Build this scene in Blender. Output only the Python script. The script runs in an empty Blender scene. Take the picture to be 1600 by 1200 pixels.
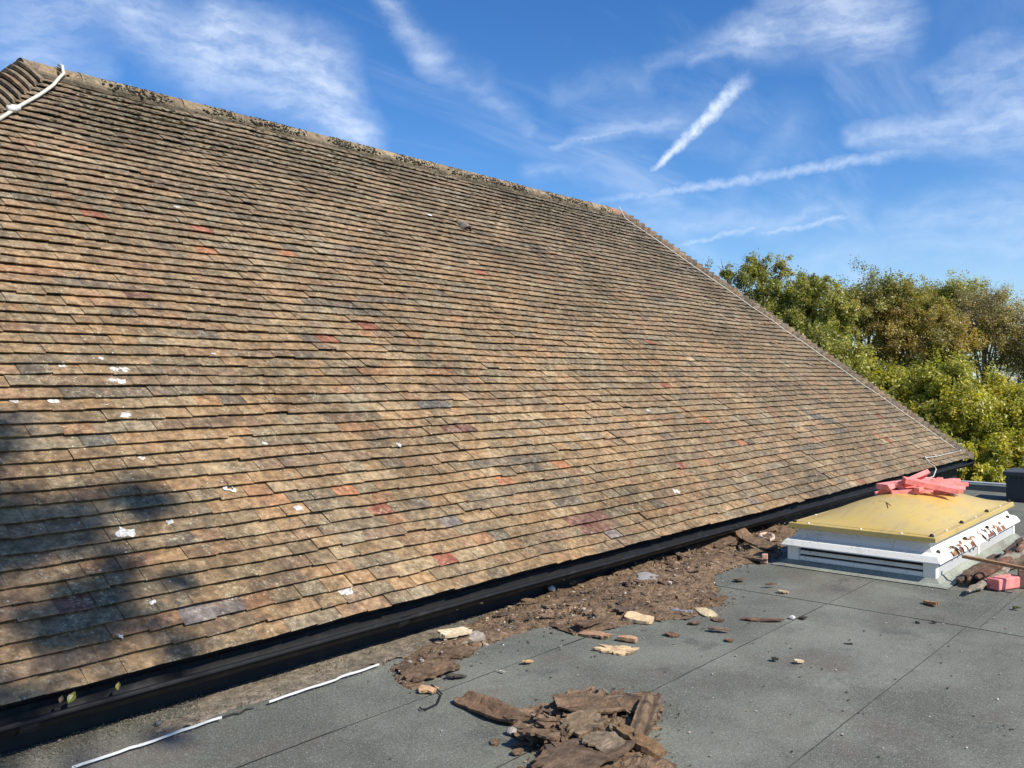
import bpy, bmesh, math, random
import numpy as np
from mathutils import Vector, Matrix, noise as mnoise
R = math.radians
random.seed(7); rng = np.random.default_rng(7)
sc = bpy.context.scene
col = sc.collection

# ------------------------------------------------------------------ camera, world, sun, exposure
H, F = 1.5, 1400.0                        # eye height over the flat roof, focal length for a 1600 px wide picture
FW = Vector((.758, .652, 0)).normalized(); RT = Vector((FW.y, -FW.x, 0)); EYE = Vector((0, 0, H))
cam = bpy.data.cameras.new('camera'); cob = bpy.data.objects.new('camera', cam); col.objects.link(cob)
cam.sensor_width = 36; cam.lens = F / 1600 * 36; cam.shift_y = -10 / 1600; cam.clip_end = 3000; cam.clip_start = .05
cob.location = EYE; cob.rotation_euler = (R(90), 0, math.atan2(FW.y, FW.x) - R(90))
sc.camera = cob
SUN_EL, SUN_AZ = R(44), math.atan2(-.999, .045)          # azimuth measured from +X
SUN = Vector((math.cos(SUN_EL) * math.cos(SUN_AZ), math.cos(SUN_EL) * math.sin(SUN_AZ), math.sin(SUN_EL)))
sl = bpy.data.lights.new('sun', 'SUN'); so = bpy.data.objects.new('sun', sl); col.objects.link(so)
sl.energy = 5.0; sl.angle = R(.55); sl.color = (1, .94, .84)
so.rotation_euler = SUN.to_track_quat('Z', 'Y').to_euler()
so.location = SUN * 60
vs = sc.view_settings
vs.view_transform = 'Standard'; vs.look = 'None'; vs.gamma = 1; vs.exposure = .22; vs.use_curve_mapping = False

def ray(px, py):
    return FW + RT * ((px - 800) / F) + Vector((0, 0, (590 - py) / F))
def deck(px, py, z=0.0):
    d = ray(px, py); t = (z - H) / d.z
    return EYE + d * t

# ------------------------------------------------------------------ node helper
class G:
    def __init__(s, nt): s.nt = nt
    def n(s, t, **kw):
        x = s.nt.nodes.new(t)
        for k, v in kw.items():
            if k == 'ins':
                for i, val in v.items(): s.put(x.inputs[i], val)
            else: setattr(x, k, v)
        return x
    def put(s, inp, val):
        if isinstance(val, bpy.types.NodeSocket): s.nt.links.new(val, inp)
        elif isinstance(val, bpy.types.Node): s.nt.links.new(val.outputs[0], inp)
        else:
            try: inp.default_value = val
            except Exception: inp.default_value = (*val, 1)
    def m(s, op, a, b=0.0, c=0.0, clamp=False):
        x = s.n('ShaderNodeMath', operation=op, use_clamp=clamp)
        for i, v in enumerate((a, b, c)): s.put(x.inputs[i], v)
        return x.outputs[0]
    def vm(s, op, a, b=(0, 0, 0)):
        x = s.n('ShaderNodeVectorMath', operation=op); s.put(x.inputs[0], a)
        if op == 'SCALE': s.put(x.inputs[3], b)
        else: s.put(x.inputs[1], b)
        return x.outputs['Value'] if op in ('DOT_PRODUCT', 'LENGTH') else x.outputs[0]
    def mix(s, f, a, b, t='MIX'):
        x = s.n('ShaderNodeMix', data_type='RGBA', blend_type=t)
        s.put(x.inputs[0], f); s.put(x.inputs[6], a); s.put(x.inputs[7], b)
        return x.outputs[2]
    def ramp(s, f, lo, hi, a=0.0, b=1.0):
        x = s.n('ShaderNodeMapRange', interpolation_type='SMOOTHSTEP')
        for i, v in enumerate((f, lo, hi, a, b)): s.put(x.inputs[i], v)
        return x.outputs[0]
    def noise(s, v, scale, detail=4, rough=.55, dist=0):
        x = s.n('ShaderNodeTexNoise'); s.put(x.inputs['Vector'], v)
        x.inputs['Scale'].default_value = scale; x.inputs['Detail'].default_value = detail
        x.inputs['Roughness'].default_value = rough; x.inputs['Distortion'].default_value = dist
        return x
    def voro(s, v, scale, rand=1):
        x = s.n('ShaderNodeTexVoronoi'); s.put(x.inputs['Vector'], v); x.inputs['Scale'].default_value = scale
        x.inputs['Randomness'].default_value = rand
        return x
def c4(c): return (*c, 1) if len(c) == 3 else c
def material(name, fn, rough=.8, bump=None):
    m = bpy.data.materials.new(name); m.use_nodes = True
    nt = m.node_tree; g = G(nt); b = nt.nodes['Principled BSDF']; b.inputs['Roughness'].default_value = rough
    b.inputs['Specular IOR Level'].default_value = .25
    g.pos = g.n('ShaderNodeNewGeometry').outputs['Position']; g.b = b
    fn(g, b)
    return m
def bump(g, h, strength=.5, dist=.01):
    x = g.n('ShaderNodeBump'); x.inputs['Strength'].default_value = strength; x.inputs['Distance'].default_value = dist
    g.put(x.inputs['Height'], h); g.put(g.b.inputs['Normal'], x.outputs[0])

# ------------------------------------------------------------------ world: Nishita sky with cirrus and contrails
def build_world():
    w = bpy.data.worlds.new('World'); sc.world = w; w.use_nodes = True
    nt = w.node_tree; g = G(nt); bg = nt.nodes['Background']; bg.inputs['Strength'].default_value = .108
    sky = g.n('ShaderNodeTexSky', sky_type='NISHITA', sun_disc=False)
    sky.sun_elevation = SUN_EL; sky.sun_rotation = math.atan2(SUN.x, SUN.y)
    sky.altitude = 100; sky.air_density = 1.0; sky.dust_density = .25; sky.ozone_density = 2.2
    hs = g.n('ShaderNodeHueSaturation'); hs.inputs['Saturation'].default_value = 1.28; hs.inputs['Value'].default_value = 1.0
    g.put(hs.inputs['Color'], sky.outputs[0])
    tint = g.mix(1.0, hs.outputs[0], (.80, .98, 1.22, 1), 'MULTIPLY')
    d = g.n('ShaderNodeTexCoord').outputs['Generated']
    sep = g.n('ShaderNodeSeparateXYZ'); g.put(sep.inputs[0], d)
    az = g.m('MULTIPLY', g.m('ARCTAN2', sep.outputs[0], sep.outputs[1]), 57.2958)      # degrees
    el = g.m('MULTIPLY', g.m('ARCSINE', sep.outputs[2]), 57.2958)
    q = g.n('ShaderNodeCombineXYZ'); g.put(q.inputs[0], az); g.put(q.inputs[1], el)
    wn = g.noise(d, 7, 3, .5)
    off = g.vm('SCALE', g.vm('SUBTRACT', wn.outputs[1], (.5, .5, .5)), 3.4)
    wn2 = g.noise(d, 55, 4, .65)
    off2 = g.vm('SCALE', g.vm('SUBTRACT', wn2.outputs[1], (.5, .5, .5)), .8)
    qw = g.vm('ADD', g.vm('ADD', q, off), off2); qs = g.vm('ADD', q, off2)
    def dirang(px, py):
        v = ray(px, py).normalized()
        return (math.degrees(math.atan2(v.x, v.y)), math.degrees(math.asin(v.z)), 0)
    total = None
    def seg(p0, p1, w0, w1, k, soft=False):
        nonlocal total
        a = Vector(dirang(*p0)); b = Vector(dirang(*p1)); ab = b - a
        src = qw if soft else qs
        # flatten z so only azimuth and elevation count
        rel = g.vm('MULTIPLY', g.vm('SUBTRACT', src, tuple(a)), (1, 1, 0))
        t = g.m('DIVIDE', g.vm('DOT_PRODUCT', rel, tuple(ab)), ab.length_squared, clamp=True)
        near = g.n('ShaderNodeVectorMath', operation='SCALE'); near.inputs[0].default_value = tuple(ab); g.put(near.inputs[3], t)
        dist = g.vm('LENGTH', g.vm('SUBTRACT', rel, near.outputs[0]))
        wid = g.m('MULTIPLY_ADD', t, (w1 - w0), w0)
        v = g.m('MULTIPLY', g.ramp(g.m('DIVIDE', dist, wid), 1.0 if not soft else 1.25, -.25 if soft else -.05), k)
        if not soft:
            t2 = g.m('DIVIDE', g.vm('DOT_PRODUCT', rel, tuple(ab)), ab.length_squared)
            v = g.m('MULTIPLY', v, g.m('MULTIPLY', g.ramp(t2, -.04, .22), g.ramp(t2, 1.08, .72)))
        total = v if total is None else g.m('SUBTRACT', g.m('ADD', total, v), g.m('MULTIPLY', total, v))
    # broad soft cirrus
    for a in [((60, -40), (330, 90), 3.2, 3.0, .75), ((330, 90), (560, 205), 2.6, 2.2, .65), ((340, 30), (500, 110), 2.0, 3.2, .85),
              ((500, 110), (555, 190), 2.8, 2.2, .75), ((0, 90), (160, 130), 2.6, 1.0, .40), ((0, 20), (60, 60), 2, 3, .45),
              ((590, -20), (690, 80), .9, 1.2, .55), ((690, 80), (830, 200), 1.6, .9, .35),
              ((1160, 60), (1350, 20), 1.6, 3.2, .60), ((1200, -60), (1370, 40), 2, 3, .60), ((1080, 100), (1200, 40), .7, 1.4, .40),
              ((1340, 215), (1640, 170), .9, 3.4, .70), ((1430, 115), (1570, 40), .6, 1.0, .22), ((1480, 120), (1640, 70), 1.2, 2.6, .45),
              ((870, 225), (1050, 190), .7, 1.2, .50), ((830, 265), (930, 262), .9, .8, .32),
              ((1420, 350), (1650, 320), 1.8, 3.6, .36), ((1050, 345), (1290, 330), 1.6, 1.0, .42), ((1250, 400), (1650, 400), 2.2, 3.4, .25),
              ((1140, 300), (1240, 200), 1.0, 2.2, .22), ((1010, 110), (1130, 60), .6, 1.2, .30), ((880, 150), (1000, 140), 1.2, 1.4, .24)]:
        seg(*a, soft=True)
    fine = g.noise(g.vm('MULTIPLY', qw, (.55, 1.5, 1)), .8, 7, .6)
    total = g.m('MULTIPLY', total, g.ramp(fine.outputs[0], .18, .85, .22, .85))
    soft = total; total = None
    # contrails
    for a in [((1008, 277), (1172, 116), .32, .95, .90), ((905, 318), (1500, 219), .42, .60, .42),
              ((1175, 368), (1345, 335), .30, .34, .42), ((1040, 388), (1230, 344), .28, .40, .36), 
              ((880, 222), (1040, 188), .22, .42, .38)]:
        seg(*a)
    sharp = g.m('MULTIPLY', total, g.ramp(g.noise(q, 1.6, 5, .7).outputs[0], .25, .65, .5, 1.0))
    # cirrus over the rest of the sky, on a plane high above
    pl = g.n('ShaderNodeCombineXYZ'); zz = g.m('ADD', g.m('MAXIMUM', sep.outputs[2], 0), .12)
    g.put(pl.inputs[0], g.m('DIVIDE', sep.outputs[0], zz)); g.put(pl.inputs[1], g.m('DIVIDE', sep.outputs[1], zz))
    st = g.n('ShaderNodeMapping'); g.put(st.inputs[0], pl); st.inputs['Rotation'].default_value = (0, 0, .9); st.inputs['Scale'].default_value = (.55, 1.9, 1)
    gen = g.m('MULTIPLY', g.ramp(g.noise(st, 1.1, 8, .6, .6).outputs[0], .46, .80), .34)
    hz = g.m('MULTIPLY', g.ramp(el, 12, -2), .22)
    cl = g.m('ADD', g.m('MAXIMUM', g.m('MAXIMUM', soft, sharp), gen), hz, clamp=True)
    out = g.mix(g.m('MINIMUM', cl, .9), tint, (7.4, 8.3, 9.6, 1))
    g.put(bg.inputs['Color'], out)
build_world()

# ------------------------------------------------------------------ object helpers
def tag(o, label=None, cat=None, group=None, kind=None):
    if label: o['label'] = label
    if cat: o['category'] = cat
    if group: o['group'] = group
    if kind: o['kind'] = kind
    return o
def empty(name, loc, label=None, cat=None, group=None, rz=0):
    o = bpy.data.objects.new(name, None); col.objects.link(o); o.location = loc; o.rotation_euler = (0, 0, rz)
    o.empty_display_size = .2
    return tag(o, label, cat, group)
class MB:
    def __init__(s): s.v = []; s.f = []; s.t = []
    def add(s, vs, fs, tint=None):
        b = len(s.v); s.v += [tuple(p) for p in vs]; s.f += [[i + b for i in f] for f in fs]
        s.t += [tint or (.5, .5, .5)] * len(vs)
    def box(s, c, size, rot=None, tint=None, bev=0):
        x, y, z = (k / 2 for k in size)
        if bev:
            bm = bmesh.new(); bmesh.ops.create_cube(bm, size=1, matrix=Matrix.Diagonal((2 * x, 2 * y, 2 * z, 1)))
            bmesh.ops.bevel(bm, geom=bm.edges[:], offset=bev, segments=1, affect='EDGES', profile=.5)
            vs = [v.co.copy() for v in bm.verts]; bm.verts.index_update(); fs = [[v.index for v in f.verts] for f in bm.faces]; bm.free()
        else:
            vs = [Vector((i * x, j * y, k * z)) for i in (-1, 1) for j in (-1, 1) for k in (-1, 1)]
            fs = [[0, 1, 3, 2], [4, 6, 7, 5], [0, 4, 5, 1], [2, 3, 7, 6], [0, 2, 6, 4], [1, 5, 7, 3]]
        if rot is not None: vs = [rot @ v for v in vs]
        s.add([v + Vector(c) for v in vs], fs, tint)
    def tube(s, pts, rad, n=8, tint=None, cap=True, wob=0):
        pts = [Vector(p) for p in pts]; rings = []
        for i, p in enumerate(pts):
            d = (pts[min(i + 1, len(pts) - 1)] - pts[max(i - 1, 0)]).normalized()
            a = d.cross(Vector((0, 0, 1)) if abs(d.z) < .9 else Vector((1, 0, 0))).normalized(); b = d.cross(a)
            r = rad(i / max(1, len(pts) - 1)) if callable(rad) else rad
            rings.append([p + (a * math.cos(6.2832 * k / n) + b * math.sin(6.2832 * k / n)) * r * (1 + wob * (random.random() - .5)) for k in range(n)])
        vs = [v for r_ in rings for v in r_]; fs = []
        for i in range(len(pts) - 1):
            for k in range(n):
                fs.append([i * n + k, i * n + (k + 1) % n, (i + 1) * n + (k + 1) % n, (i + 1) * n + k])
        if cap: fs += [list(range(n))[::-1], [(len(pts) - 1) * n + k for k in range(n)]]
        s.add(vs, fs, tint)
    def build(s, name, mat, parent=None, smooth=False, loc=None, data=None):
        me = bpy.data.meshes.new(name)
        o0 = Vector(loc) if loc is not None else Vector()
        me.from_pydata([tuple(Vector(v) - o0) for v in s.v], [], s.f)
        a = me.attributes.new('tint', 'FLOAT_COLOR', 'POINT')
        a.data.foreach_set('color', np.array([(*t, 1) for t in s.t], dtype=np.float32).ravel())
        if smooth: me.polygons.foreach_set('use_smooth', [True] * len(me.polygons))
        me.materials.append(mat); me.update()
        o = bpy.data.objects.new(name, me); col.objects.link(o)
        if parent: o.parent = parent
        if loc is not None: o.location = o0
        return o
def big_mesh(name, verts, faces, tints, mat, parent=None, smooth=False):
    me = bpy.data.meshes.new(name); n = len(verts); k = faces.shape[1]; f = len(faces)
    me.vertices.add(n); me.vertices.foreach_set('co', verts.astype(np.float32).ravel())
    me.loops.add(f * k); me.loops.foreach_set('vertex_index', faces.astype(np.int32).ravel())
    me.polygons.add(f); me.polygons.foreach_set('loop_start', np.arange(0, f * k, k, dtype=np.int32))
    me.polygons.foreach_set('loop_total', np.full(f, k, dtype=np.int32))
    me.polygons.foreach_set('use_smooth', np.full(f, smooth, dtype=bool))
    a = me.attributes.new('tint', 'FLOAT_COLOR', 'POINT')
    a.data.foreach_set('color', np.c_[tints, np.ones(n)].astype(np.float32).ravel())
    me.materials.append(mat); me.update(); me.validate()
    o = bpy.data.objects.new(name, me); col.objects.link(o)
    if parent: o.parent = parent
    return o
def fb(x, y, z=0, o=3): return mnoise.fractal(Vector((x, y, z)), .9, 2.0, o)

# ------------------------------------------------------------------ materials
def tint_of(g): return g.n('ShaderNodeAttribute', attribute_name='tint').outputs['Color']
def m_tile(g, b):
    p = g.pos; t = tint_of(g)
    a = g.noise(p, 22, 6, .65); c = g.mix(1, t, g.ramp(a.outputs[0], .28, .72, .52, 1.36), 'MULTIPLY')
    c = g.mix(1, c, g.ramp(g.noise(p, 1.7, 5, .65).outputs[0], .3, .7, .78, 1.18), 'MULTIPLY')
    warm = g.ramp(g.noise(p, 13, 4, .6).outputs[0], .52, .74)
    c = g.mix(g.m('MULTIPLY', warm, .35), c, (.44, .24, .12, 1))
    dark = g.m('MULTIPLY', g.ramp(g.noise(p, 8.5, 7, .72).outputs[0], .46, .68), g.ramp(g.noise(p, 60, 4, .7).outputs[0], .38, .60))
    c = g.mix(g.m('MULTIPLY', dark, .80), c, (.055, .052, .045, 1))
    pale = g.m('MULTIPLY', g.ramp(g.noise(p, 11, 5, .7).outputs[0], .46, .64), g.ramp(g.noise(p, 70, 6, .78).outputs[0], .50, .62))
    c = g.mix(g.m('MULTIPLY', pale, .85), c, (.52, .47, .31, 1))
    v = g.voro(p, 34); spot = g.m('MULTIPLY', g.ramp(v.outputs['Distance'], .22, .10), g.ramp(g.n('ShaderNodeSeparateColor', ins={0: v.outputs['Color']}).outputs[0], .93, .95))
    c = g.mix(g.m('MULTIPLY', spot, .8), c, (.66, .62, .52, 1))
    v2 = g.voro(p, 60); pit = g.m('MULTIPLY', g.ramp(v2.outputs['Distance'], .20, .08), g.ramp(g.n('ShaderNodeSeparateColor', ins={0: v2.outputs['Color']}).outputs[1], .88, .90))
    c = g.mix(g.m('MULTIPLY', pit, .7), c, (.03, .028, .025, 1))
    g.put(b.inputs['Base Color'], c)
    bump(g, g.m('ADD', g.noise(p, 130, 5, .7).outputs[0], g.noise(p, 40, 3, .6).outputs[0]), .55, .006)
def m_tinted(var=.35, scale=30, bs=.5, bd=.008, stretch=None):
    def fn(g, b):
        p = g.pos
        a = g.noise(p, scale, 6, .65)
        c = g.mix(1, tint_of(g), g.ramp(a.outputs[0], .25, .75, 1 - var, 1 + var), 'MULTIPLY')
        g.put(b.inputs['Base Color'], c); bump(g, g.noise(p, scale * 3, 5, .7).outputs[0], bs, bd)
    return fn
def m_mortar(g, b):
    p = g.pos
    c = g.mix(1, tint_of(g), g.ramp(g.noise(p, 26, 6, .65).outputs[0], .25, .75, .6, 1.4), 'MULTIPLY')
    k = g.m('MULTIPLY', g.ramp(g.noise(p, 6, 6, .7).outputs[0], .47, .62), g.ramp(g.noise(p, 48, 6, .75).outputs[0], .40, .55))
    c = g.mix(g.m('MULTIPLY', k, .8), c, (.07, .064, .045, 1)); g.put(b.inputs['Base Color'], c)
    bump(g, g.noise(p, 70, 6, .75).outputs[0], .9, .012)
def m_felt(g, b):
    p = g.pos
    t = tint_of(g)
    gr = g.noise(p, 260, 3, .8); c = g.mix(1, t, g.ramp(gr.outputs[0], .25, .75, .50, 1.55), 'MULTIPLY'); c = g.mix(1, c, g.ramp(g.noise(p, 75, 4, .8).outputs[0], .30, .70, .76, 1.26), 'MULTIPLY')
    big = g.ramp(g.noise(p, 1.1, 6, .65).outputs[0], .33, .68, .66, 1.16); c = g.mix(1, c, big, 'MULTIPLY')
    st = g.m('MULTIPLY', g.ramp(g.noise(p, .9, 6, .65).outputs[0], .47, .66), .65); c = g.mix(st, c, (.135, .110, .088, 1))
    st2 = g.m('MULTIPLY', g.ramp(g.noise(p, 2.6, 6, .7).outputs[0], .57, .68), .55); c = g.mix(st2, c, (.075, .072, .068, 1))
    pal = g.m('MULTIPLY', g.ramp(g.noise(p, 1.9, 7, .75).outputs[0], .57, .72), .35); c = g.mix(pal, c, (.30, .29, .26, 1))
    for sc_, th, s in ((38, .93, .16), (85, .91, .24)):
        v = g.voro(p, sc_); sp = g.m('MULTIPLY', g.ramp(v.outputs['Distance'], s, s * .5), g.ramp(g.n('ShaderNodeSeparateColor', ins={0: v.outputs['Color']}).outputs[0], th, th + .02))
        c = g.mix(g.m('MULTIPLY', sp, .75), c, (.50, .48, .42, 1))
    v = g.voro(p, 300); c = g.mix(g.ramp(g.n('ShaderNodeSeparateColor', ins={0: v.outputs['Color']}).outputs[0], .90, .96, 0, .55), c, (.42, .44, .40, 1))
    g.put(b.inputs['Base Color'], c); bump(g, g.m('ADD', gr.outputs[0], g.m('MULTIPLY', g.noise(p, 6, 3).outputs[0], 2.5)), .5, .006)
def m_rot(g, b):                           # rotten brown wood and peat-like crumbs
    p = g.pos
    st = g.n('ShaderNodeMapping'); g.put(st.inputs[0], p); st.inputs['Rotation'].default_value = (0, 0, -.5); st.inputs['Scale'].default_value = (1, 5, 3)
    a = g.noise(p, 18, 8, .7); fib = g.noise(st, 26, 5, .7)
    c = g.mix(1, tint_of(g), g.ramp(a.outputs[0], .28, .72, .55, 1.45), 'MULTIPLY')
    c = g.mix(1, c, g.ramp(fib.outputs[0], .3, .7, .72, 1.28), 'MULTIPLY')
    c = g.mix(g.m('MULTIPLY', g.ramp(g.noise(p, 7, 6, .7).outputs[0], .55, .7), .45), c, (.30, .20, .12, 1))
    c = g.mix(g.m('MULTIPLY', g.ramp(g.noise(p, 12, 7, .75).outputs[0], .53, .66), .6), c, (.075, .052, .036, 1))
    c = g.mix(g.m('MULTIPLY', g.ramp(g.noise(p, 34, 5, .75).outputs[0], .62, .72), .5), c, (.40, .34, .27, 1))
    g.put(b.inputs['Base Color'], c); bump(g, g.m('ADD', g.noise(p, 75, 6, .75).outputs[0], fib.outputs[0]), .9, .010)
def m_paint(g, b):
    p = g.pos
    c = g.mix(g.m('MULTIPLY', g.ramp(g.noise(p, 9, 6, .7).outputs[0], .52, .72), .45), tint_of(g), (.46, .42, .33, 1))
    c = g.mix(g.m('MULTIPLY', g.m('MULTIPLY', g.ramp(g.noise(p, 5, 3).outputs[0], .5, .62), g.ramp(g.noise(p, 55, 6, .75).outputs[0], .56, .62)), .7), c, (.17, .15, .12, 1))
    c = g.mix(g.m('MULTIPLY', g.ramp(g.noise(p, 30, 6, .8).outputs[0], .66, .72), .8), c, (.16, .15, .14, 1))
    g.put(b.inputs['Base Color'], c); bump(g, g.noise(p, 60, 4, .6).outputs[0], .25, .004)
def m_dome(g, b):
    p = g.pos
    c = g.mix(g.ramp(g.noise(p, 3, 6, .65).outputs[0], .35, .7), (.60, .425, .105, 1), (.52, .39, .155, 1))
    st = g.n('ShaderNodeMapping'); g.put(st.inputs[0], p); st.inputs['Scale'].default_value = (2.5, 16, 1)
    c = g.mix(g.m('MULTIPLY', g.ramp(g.noise(st, 1.5, 6, .7).outputs[0], .5, .7), .4), c, (.30, .24, .13, 1))
    c = g.mix(g.m('MULTIPLY', g.ramp(g.noise(p, 24, 7, .75).outputs[0], .56, .72), .4), c, (.34, .25, .11, 1))
    g.put(b.inputs['Base Color'], c); g.put(b.inputs['Roughness'], g.ramp(g.noise(p, 6, 5).outputs[0], .3, .7, .32, .5))
    b.inputs['Specular IOR Level'].default_value = .5
    bump(g, g.noise(p, 90, 4, .7).outputs[0], .12, .003)
def m_black(g, b):
    p = g.pos
    c = g.mix(g.m('MULTIPLY', g.ramp(g.noise(p, 7, 6, .7).outputs[0], .5, .75), .5), tint_of(g), (.05, .048, .044, 1))
    g.put(b.inputs['Base Color'], c); g.put(b.inputs['Roughness'], g.ramp(g.noise(p, 12, 5).outputs[0], .3, .7, .5, .75))
    b.inputs['Specular IOR Level'].default_value = .22
def m_leaf(g, b):
    nt = g.nt; t = tint_of(g)
    d = g.n('ShaderNodeBsdfDiffuse', ins={0: t}); tr = g.n('ShaderNodeBsdfTranslucent', ins={0: g.mix(1, t, (1.25, 1.3, .55, 1), 'MULTIPLY')})
    gl = g.n('ShaderNodeBsdfGlossy'); gl.inputs['Roughness'].default_value = .4; gl.inputs['Color'].default_value = (.6, .6, .6, 1)
    m1 = g.n('ShaderNodeMixShader', ins={0: .42, 1: d.outputs[0], 2: tr.outputs[0]}); m2 = g.n('ShaderNodeMixShader', ins={0: .05, 1: m1.outputs[0], 2: gl.outputs[0]})
    nt.links.new(m2.outputs[0], nt.nodes['Material Output'].inputs[0])
M = dict(
    tile=material('clay_tile', m_tile, .88), felt=material('mineral_felt', m_felt, .9), rot=material('rotten_wood', m_rot, .95),
    paint=material('white_paint', m_paint, .55), dome=material('yellow_dome', m_dome), black=material('black_plastic', m_black),
    leaf=material('leaf', m_leaf), bark=material('bark', m_tinted(.45, 14, .8, .02), .95), wood=material('raw_wood', m_tinted(.28, 45, .4, .004), .8),
    foam=material('pink_foam', m_tinted(.26, 16, .4, .004), .85), moss=material('moss', m_tinted(.6, 60, .9, .01), 1.0),
    mortar=material('mortar', m_mortar, .95), plain=material('plain', m_tinted(.15, 40, .15, .003), .6),
    lichen=material('lichen', m_tinted(.55, 70, .6, .006), .95),
    grit=material('grit', m_tinted(.3, 200, .2, .003), .95), grass=material('meadow', m_tinted(.35, 1.5, .5, .05), 1.0))

# ------------------------------------------------------------------ ground and flat roof
b = MB(); b.add([(-900, -900, -3.2), (900, -900, -3.2), (900, 900, -3.2), (-900, 900, -3.2)], [[0, 1, 2, 3]], (.07, .10, .03))
tag(b.build('ground', M['grass']), kind='structure')
WALL_Y, END_X = 3.86, 13.1
b = MB(); b.box(((END_X - 7) / 2, (WALL_Y - 8) / 2, -1.6), (END_X + 7, WALL_Y + 8, 3.19), tint=(.03, .03, .03))
flat = tag(b.build('flat_roof', M['felt']), kind='structure')
ys = [-8, -6.4, -4.8, -3.2, -1.7, -.2, .62, 1.44, 2.29, 3.05, WALL_Y]
xs0 = [-7, -1.2, 5.86, END_X]
def felt_sheet(x0, x1, y0, y1, tone, seed):
    b = MB(); nx = max(2, int((x1 - x0) / .25)); ny = 6; z = .0
    vs = []; fs = []
    for i in range(nx + 1):
        for j in range(ny + 1):
            x = x0 + .0014 + (x1 - x0 - .0028) * i / nx; y = y0 + .0014 + (y1 - y0 - .0028) * j / ny
            if j in (0, ny): y += .0028 * fb(x * 1.3, seed + j, 0)
            if i in (0, nx): x += .0028 * fb(y * 1.3, seed + 9 + i, 1)
            vs.append((x, y, -.006 + .006 * (1) + .004 * fb(x * .5, y * .5, 3)))
    for i in range(nx):
        for j in range(ny):
            k = i * (ny + 1) + j; fs.append([k, k + ny + 1, k + ny + 2, k + 1])
    b.add(vs, fs, tone); return b.build('felt_sheet', M['felt'], flat)
k = 0
for j in range(len(ys) - 1):
    for i in range(3):
        if xs0[i + 1] < 0 and ys[j] < -3: pass
        k += 1; s = random.uniform(.93, 1.07)
        x0, x1, y0, y1 = xs0[i], xs0[i + 1], ys[j], ys[j + 1]
        if i == 2:
            if j == 7: y1 = 2.29
            s *= .97
        felt_sheet(x0, x1, y0, y1, (.170 * s, .174 * s, .138 * s), k * 7.3)
# bitumen squeezed out along the laps
def bleed(pts, seed):
    b = MB(); vs = []; fs = []; n = len(pts)
    for i, p in enumerate(pts):
        d = (pts[min(i + 1, n - 1)] - pts[max(i - 1, 0)]).normalized(); nn = Vector((-d.y, d.x, 0))
        w0 = max(.0004, .0008 + .0035 * fb(i * .21, seed, 0)); w1 = max(.0004, .0008 + .0030 * fb(i * .23, seed, 7)); h = .0020
        c = p + nn * .004 * fb(i * .09, seed, 4)
        vs += [c - nn * w0 + Vector((0, 0, h - .0015)), c + Vector((0, 0, h + .0012)), c + nn * w1 + Vector((0, 0, h - .0015))]
    for i in range(n - 1):
        for k in (0, 1): fs.append([3 * i + k, 3 * i + k + 3, 3 * i + k + 4, 3 * i + k + 1])
    b.add(vs, fs, (.045, .046, .040)); return b.build('lap_bitumen', M['black'], flat)
def deckz(x, y): return .004 * fb(x * .5, y * .5, 3)
for y, x0, x1 in ((.62, 0, 5.8), (1.44, 0, 5.8), (2.29, 0, 5.8), (3.05, 0, 5.8), (2.29, 5.9, 6.75), (1.38, 5.9, 9.5)):
    n = int((x1 - x0) / .04); bleed([Vector((x0 + (x1 - x0) * i / n, y, deckz(x0 + (x1 - x0) * i / n, y))) for i in range(n + 1)], y * 13)
n = 130; bleed([Vector((5.86, -1.5 + 5.3 * i / n, deckz(5.86, -1.5 + 5.3 * i / n))) for i in range(n + 1)], 77)
# far edge kerb with metal trim
b = MB(); b.box((END_X + .03, -2.0, .02), (.16, 11.6, .12), tint=(.16, .18, .17)); b.build('kerb', M['felt'], flat)
b = MB(); b.box((END_X + .11, -2.0, .09), (.06, 11.6, .022), tint=(.55, .57, .58), bev=.004); b.build('kerb_trim', M['plain'], flat)

# ------------------------------------------------------------------ the tiled roof
D, ZE, PITCH = 3.74, H - 1.281, R(43.7)
CP, SP, TP = math.cos(PITCH), math.sin(PITCH), math.tan(PITCH)
Y2 = 7.70; XL, XR = -.99, 15.40; RUN = Y2 - D; SL = RUN / CP; NC = 62; GA = SL / 62.6
ZR = ZE + RUN * TP
VN = Vector((0, -SP, CP)); VV = Vector((0, CP, SP))
def rp(u, s, n=0): return Vector((u, D, ZE)) + VV * s + VN * n
def roof_at(px, py):
    d = ray(px, py)                          # z = ZE + (Y-D)*TP
    t = (ZE - D * TP - H) / (d.z - d.y * TP)
    p = EYE + d * t
    return p.x, (p.y - D) / CP
house = empty('tiled_house', (7, 6, -3.2), 'long house with a weathered brown clay tiled hipped roof beside the flat roof', 'building')
hb = MB()
e = .02
A = [(XL, D + .12, ZE - .03), (XR, D + .12, ZE - .03), (XR, 2 * Y2 - D - .12, ZE - .03), (XL, 2 * Y2 - D - .12, ZE - .03), (XL + RUN, Y2, ZR - .09), (XR - RUN, Y2, ZR - .09)]
hb.add([Vector(a) - VN * 0 for a in A], [[0, 1, 5, 4], [1, 2, 5], [2, 3, 4, 5], [3, 0, 4], [0, 3, 2, 1]], (.20, .15, .10))
roof = hb.build('roof', M['tile']); roof.parent = house; roof.matrix_parent_inverse = Matrix.Translation(-house.location)
def to_house(o): o.parent = house; o.matrix_parent_inverse = Matrix.Translation(-house.location); return o
def to_roof(o): o.parent = roof; return o
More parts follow.
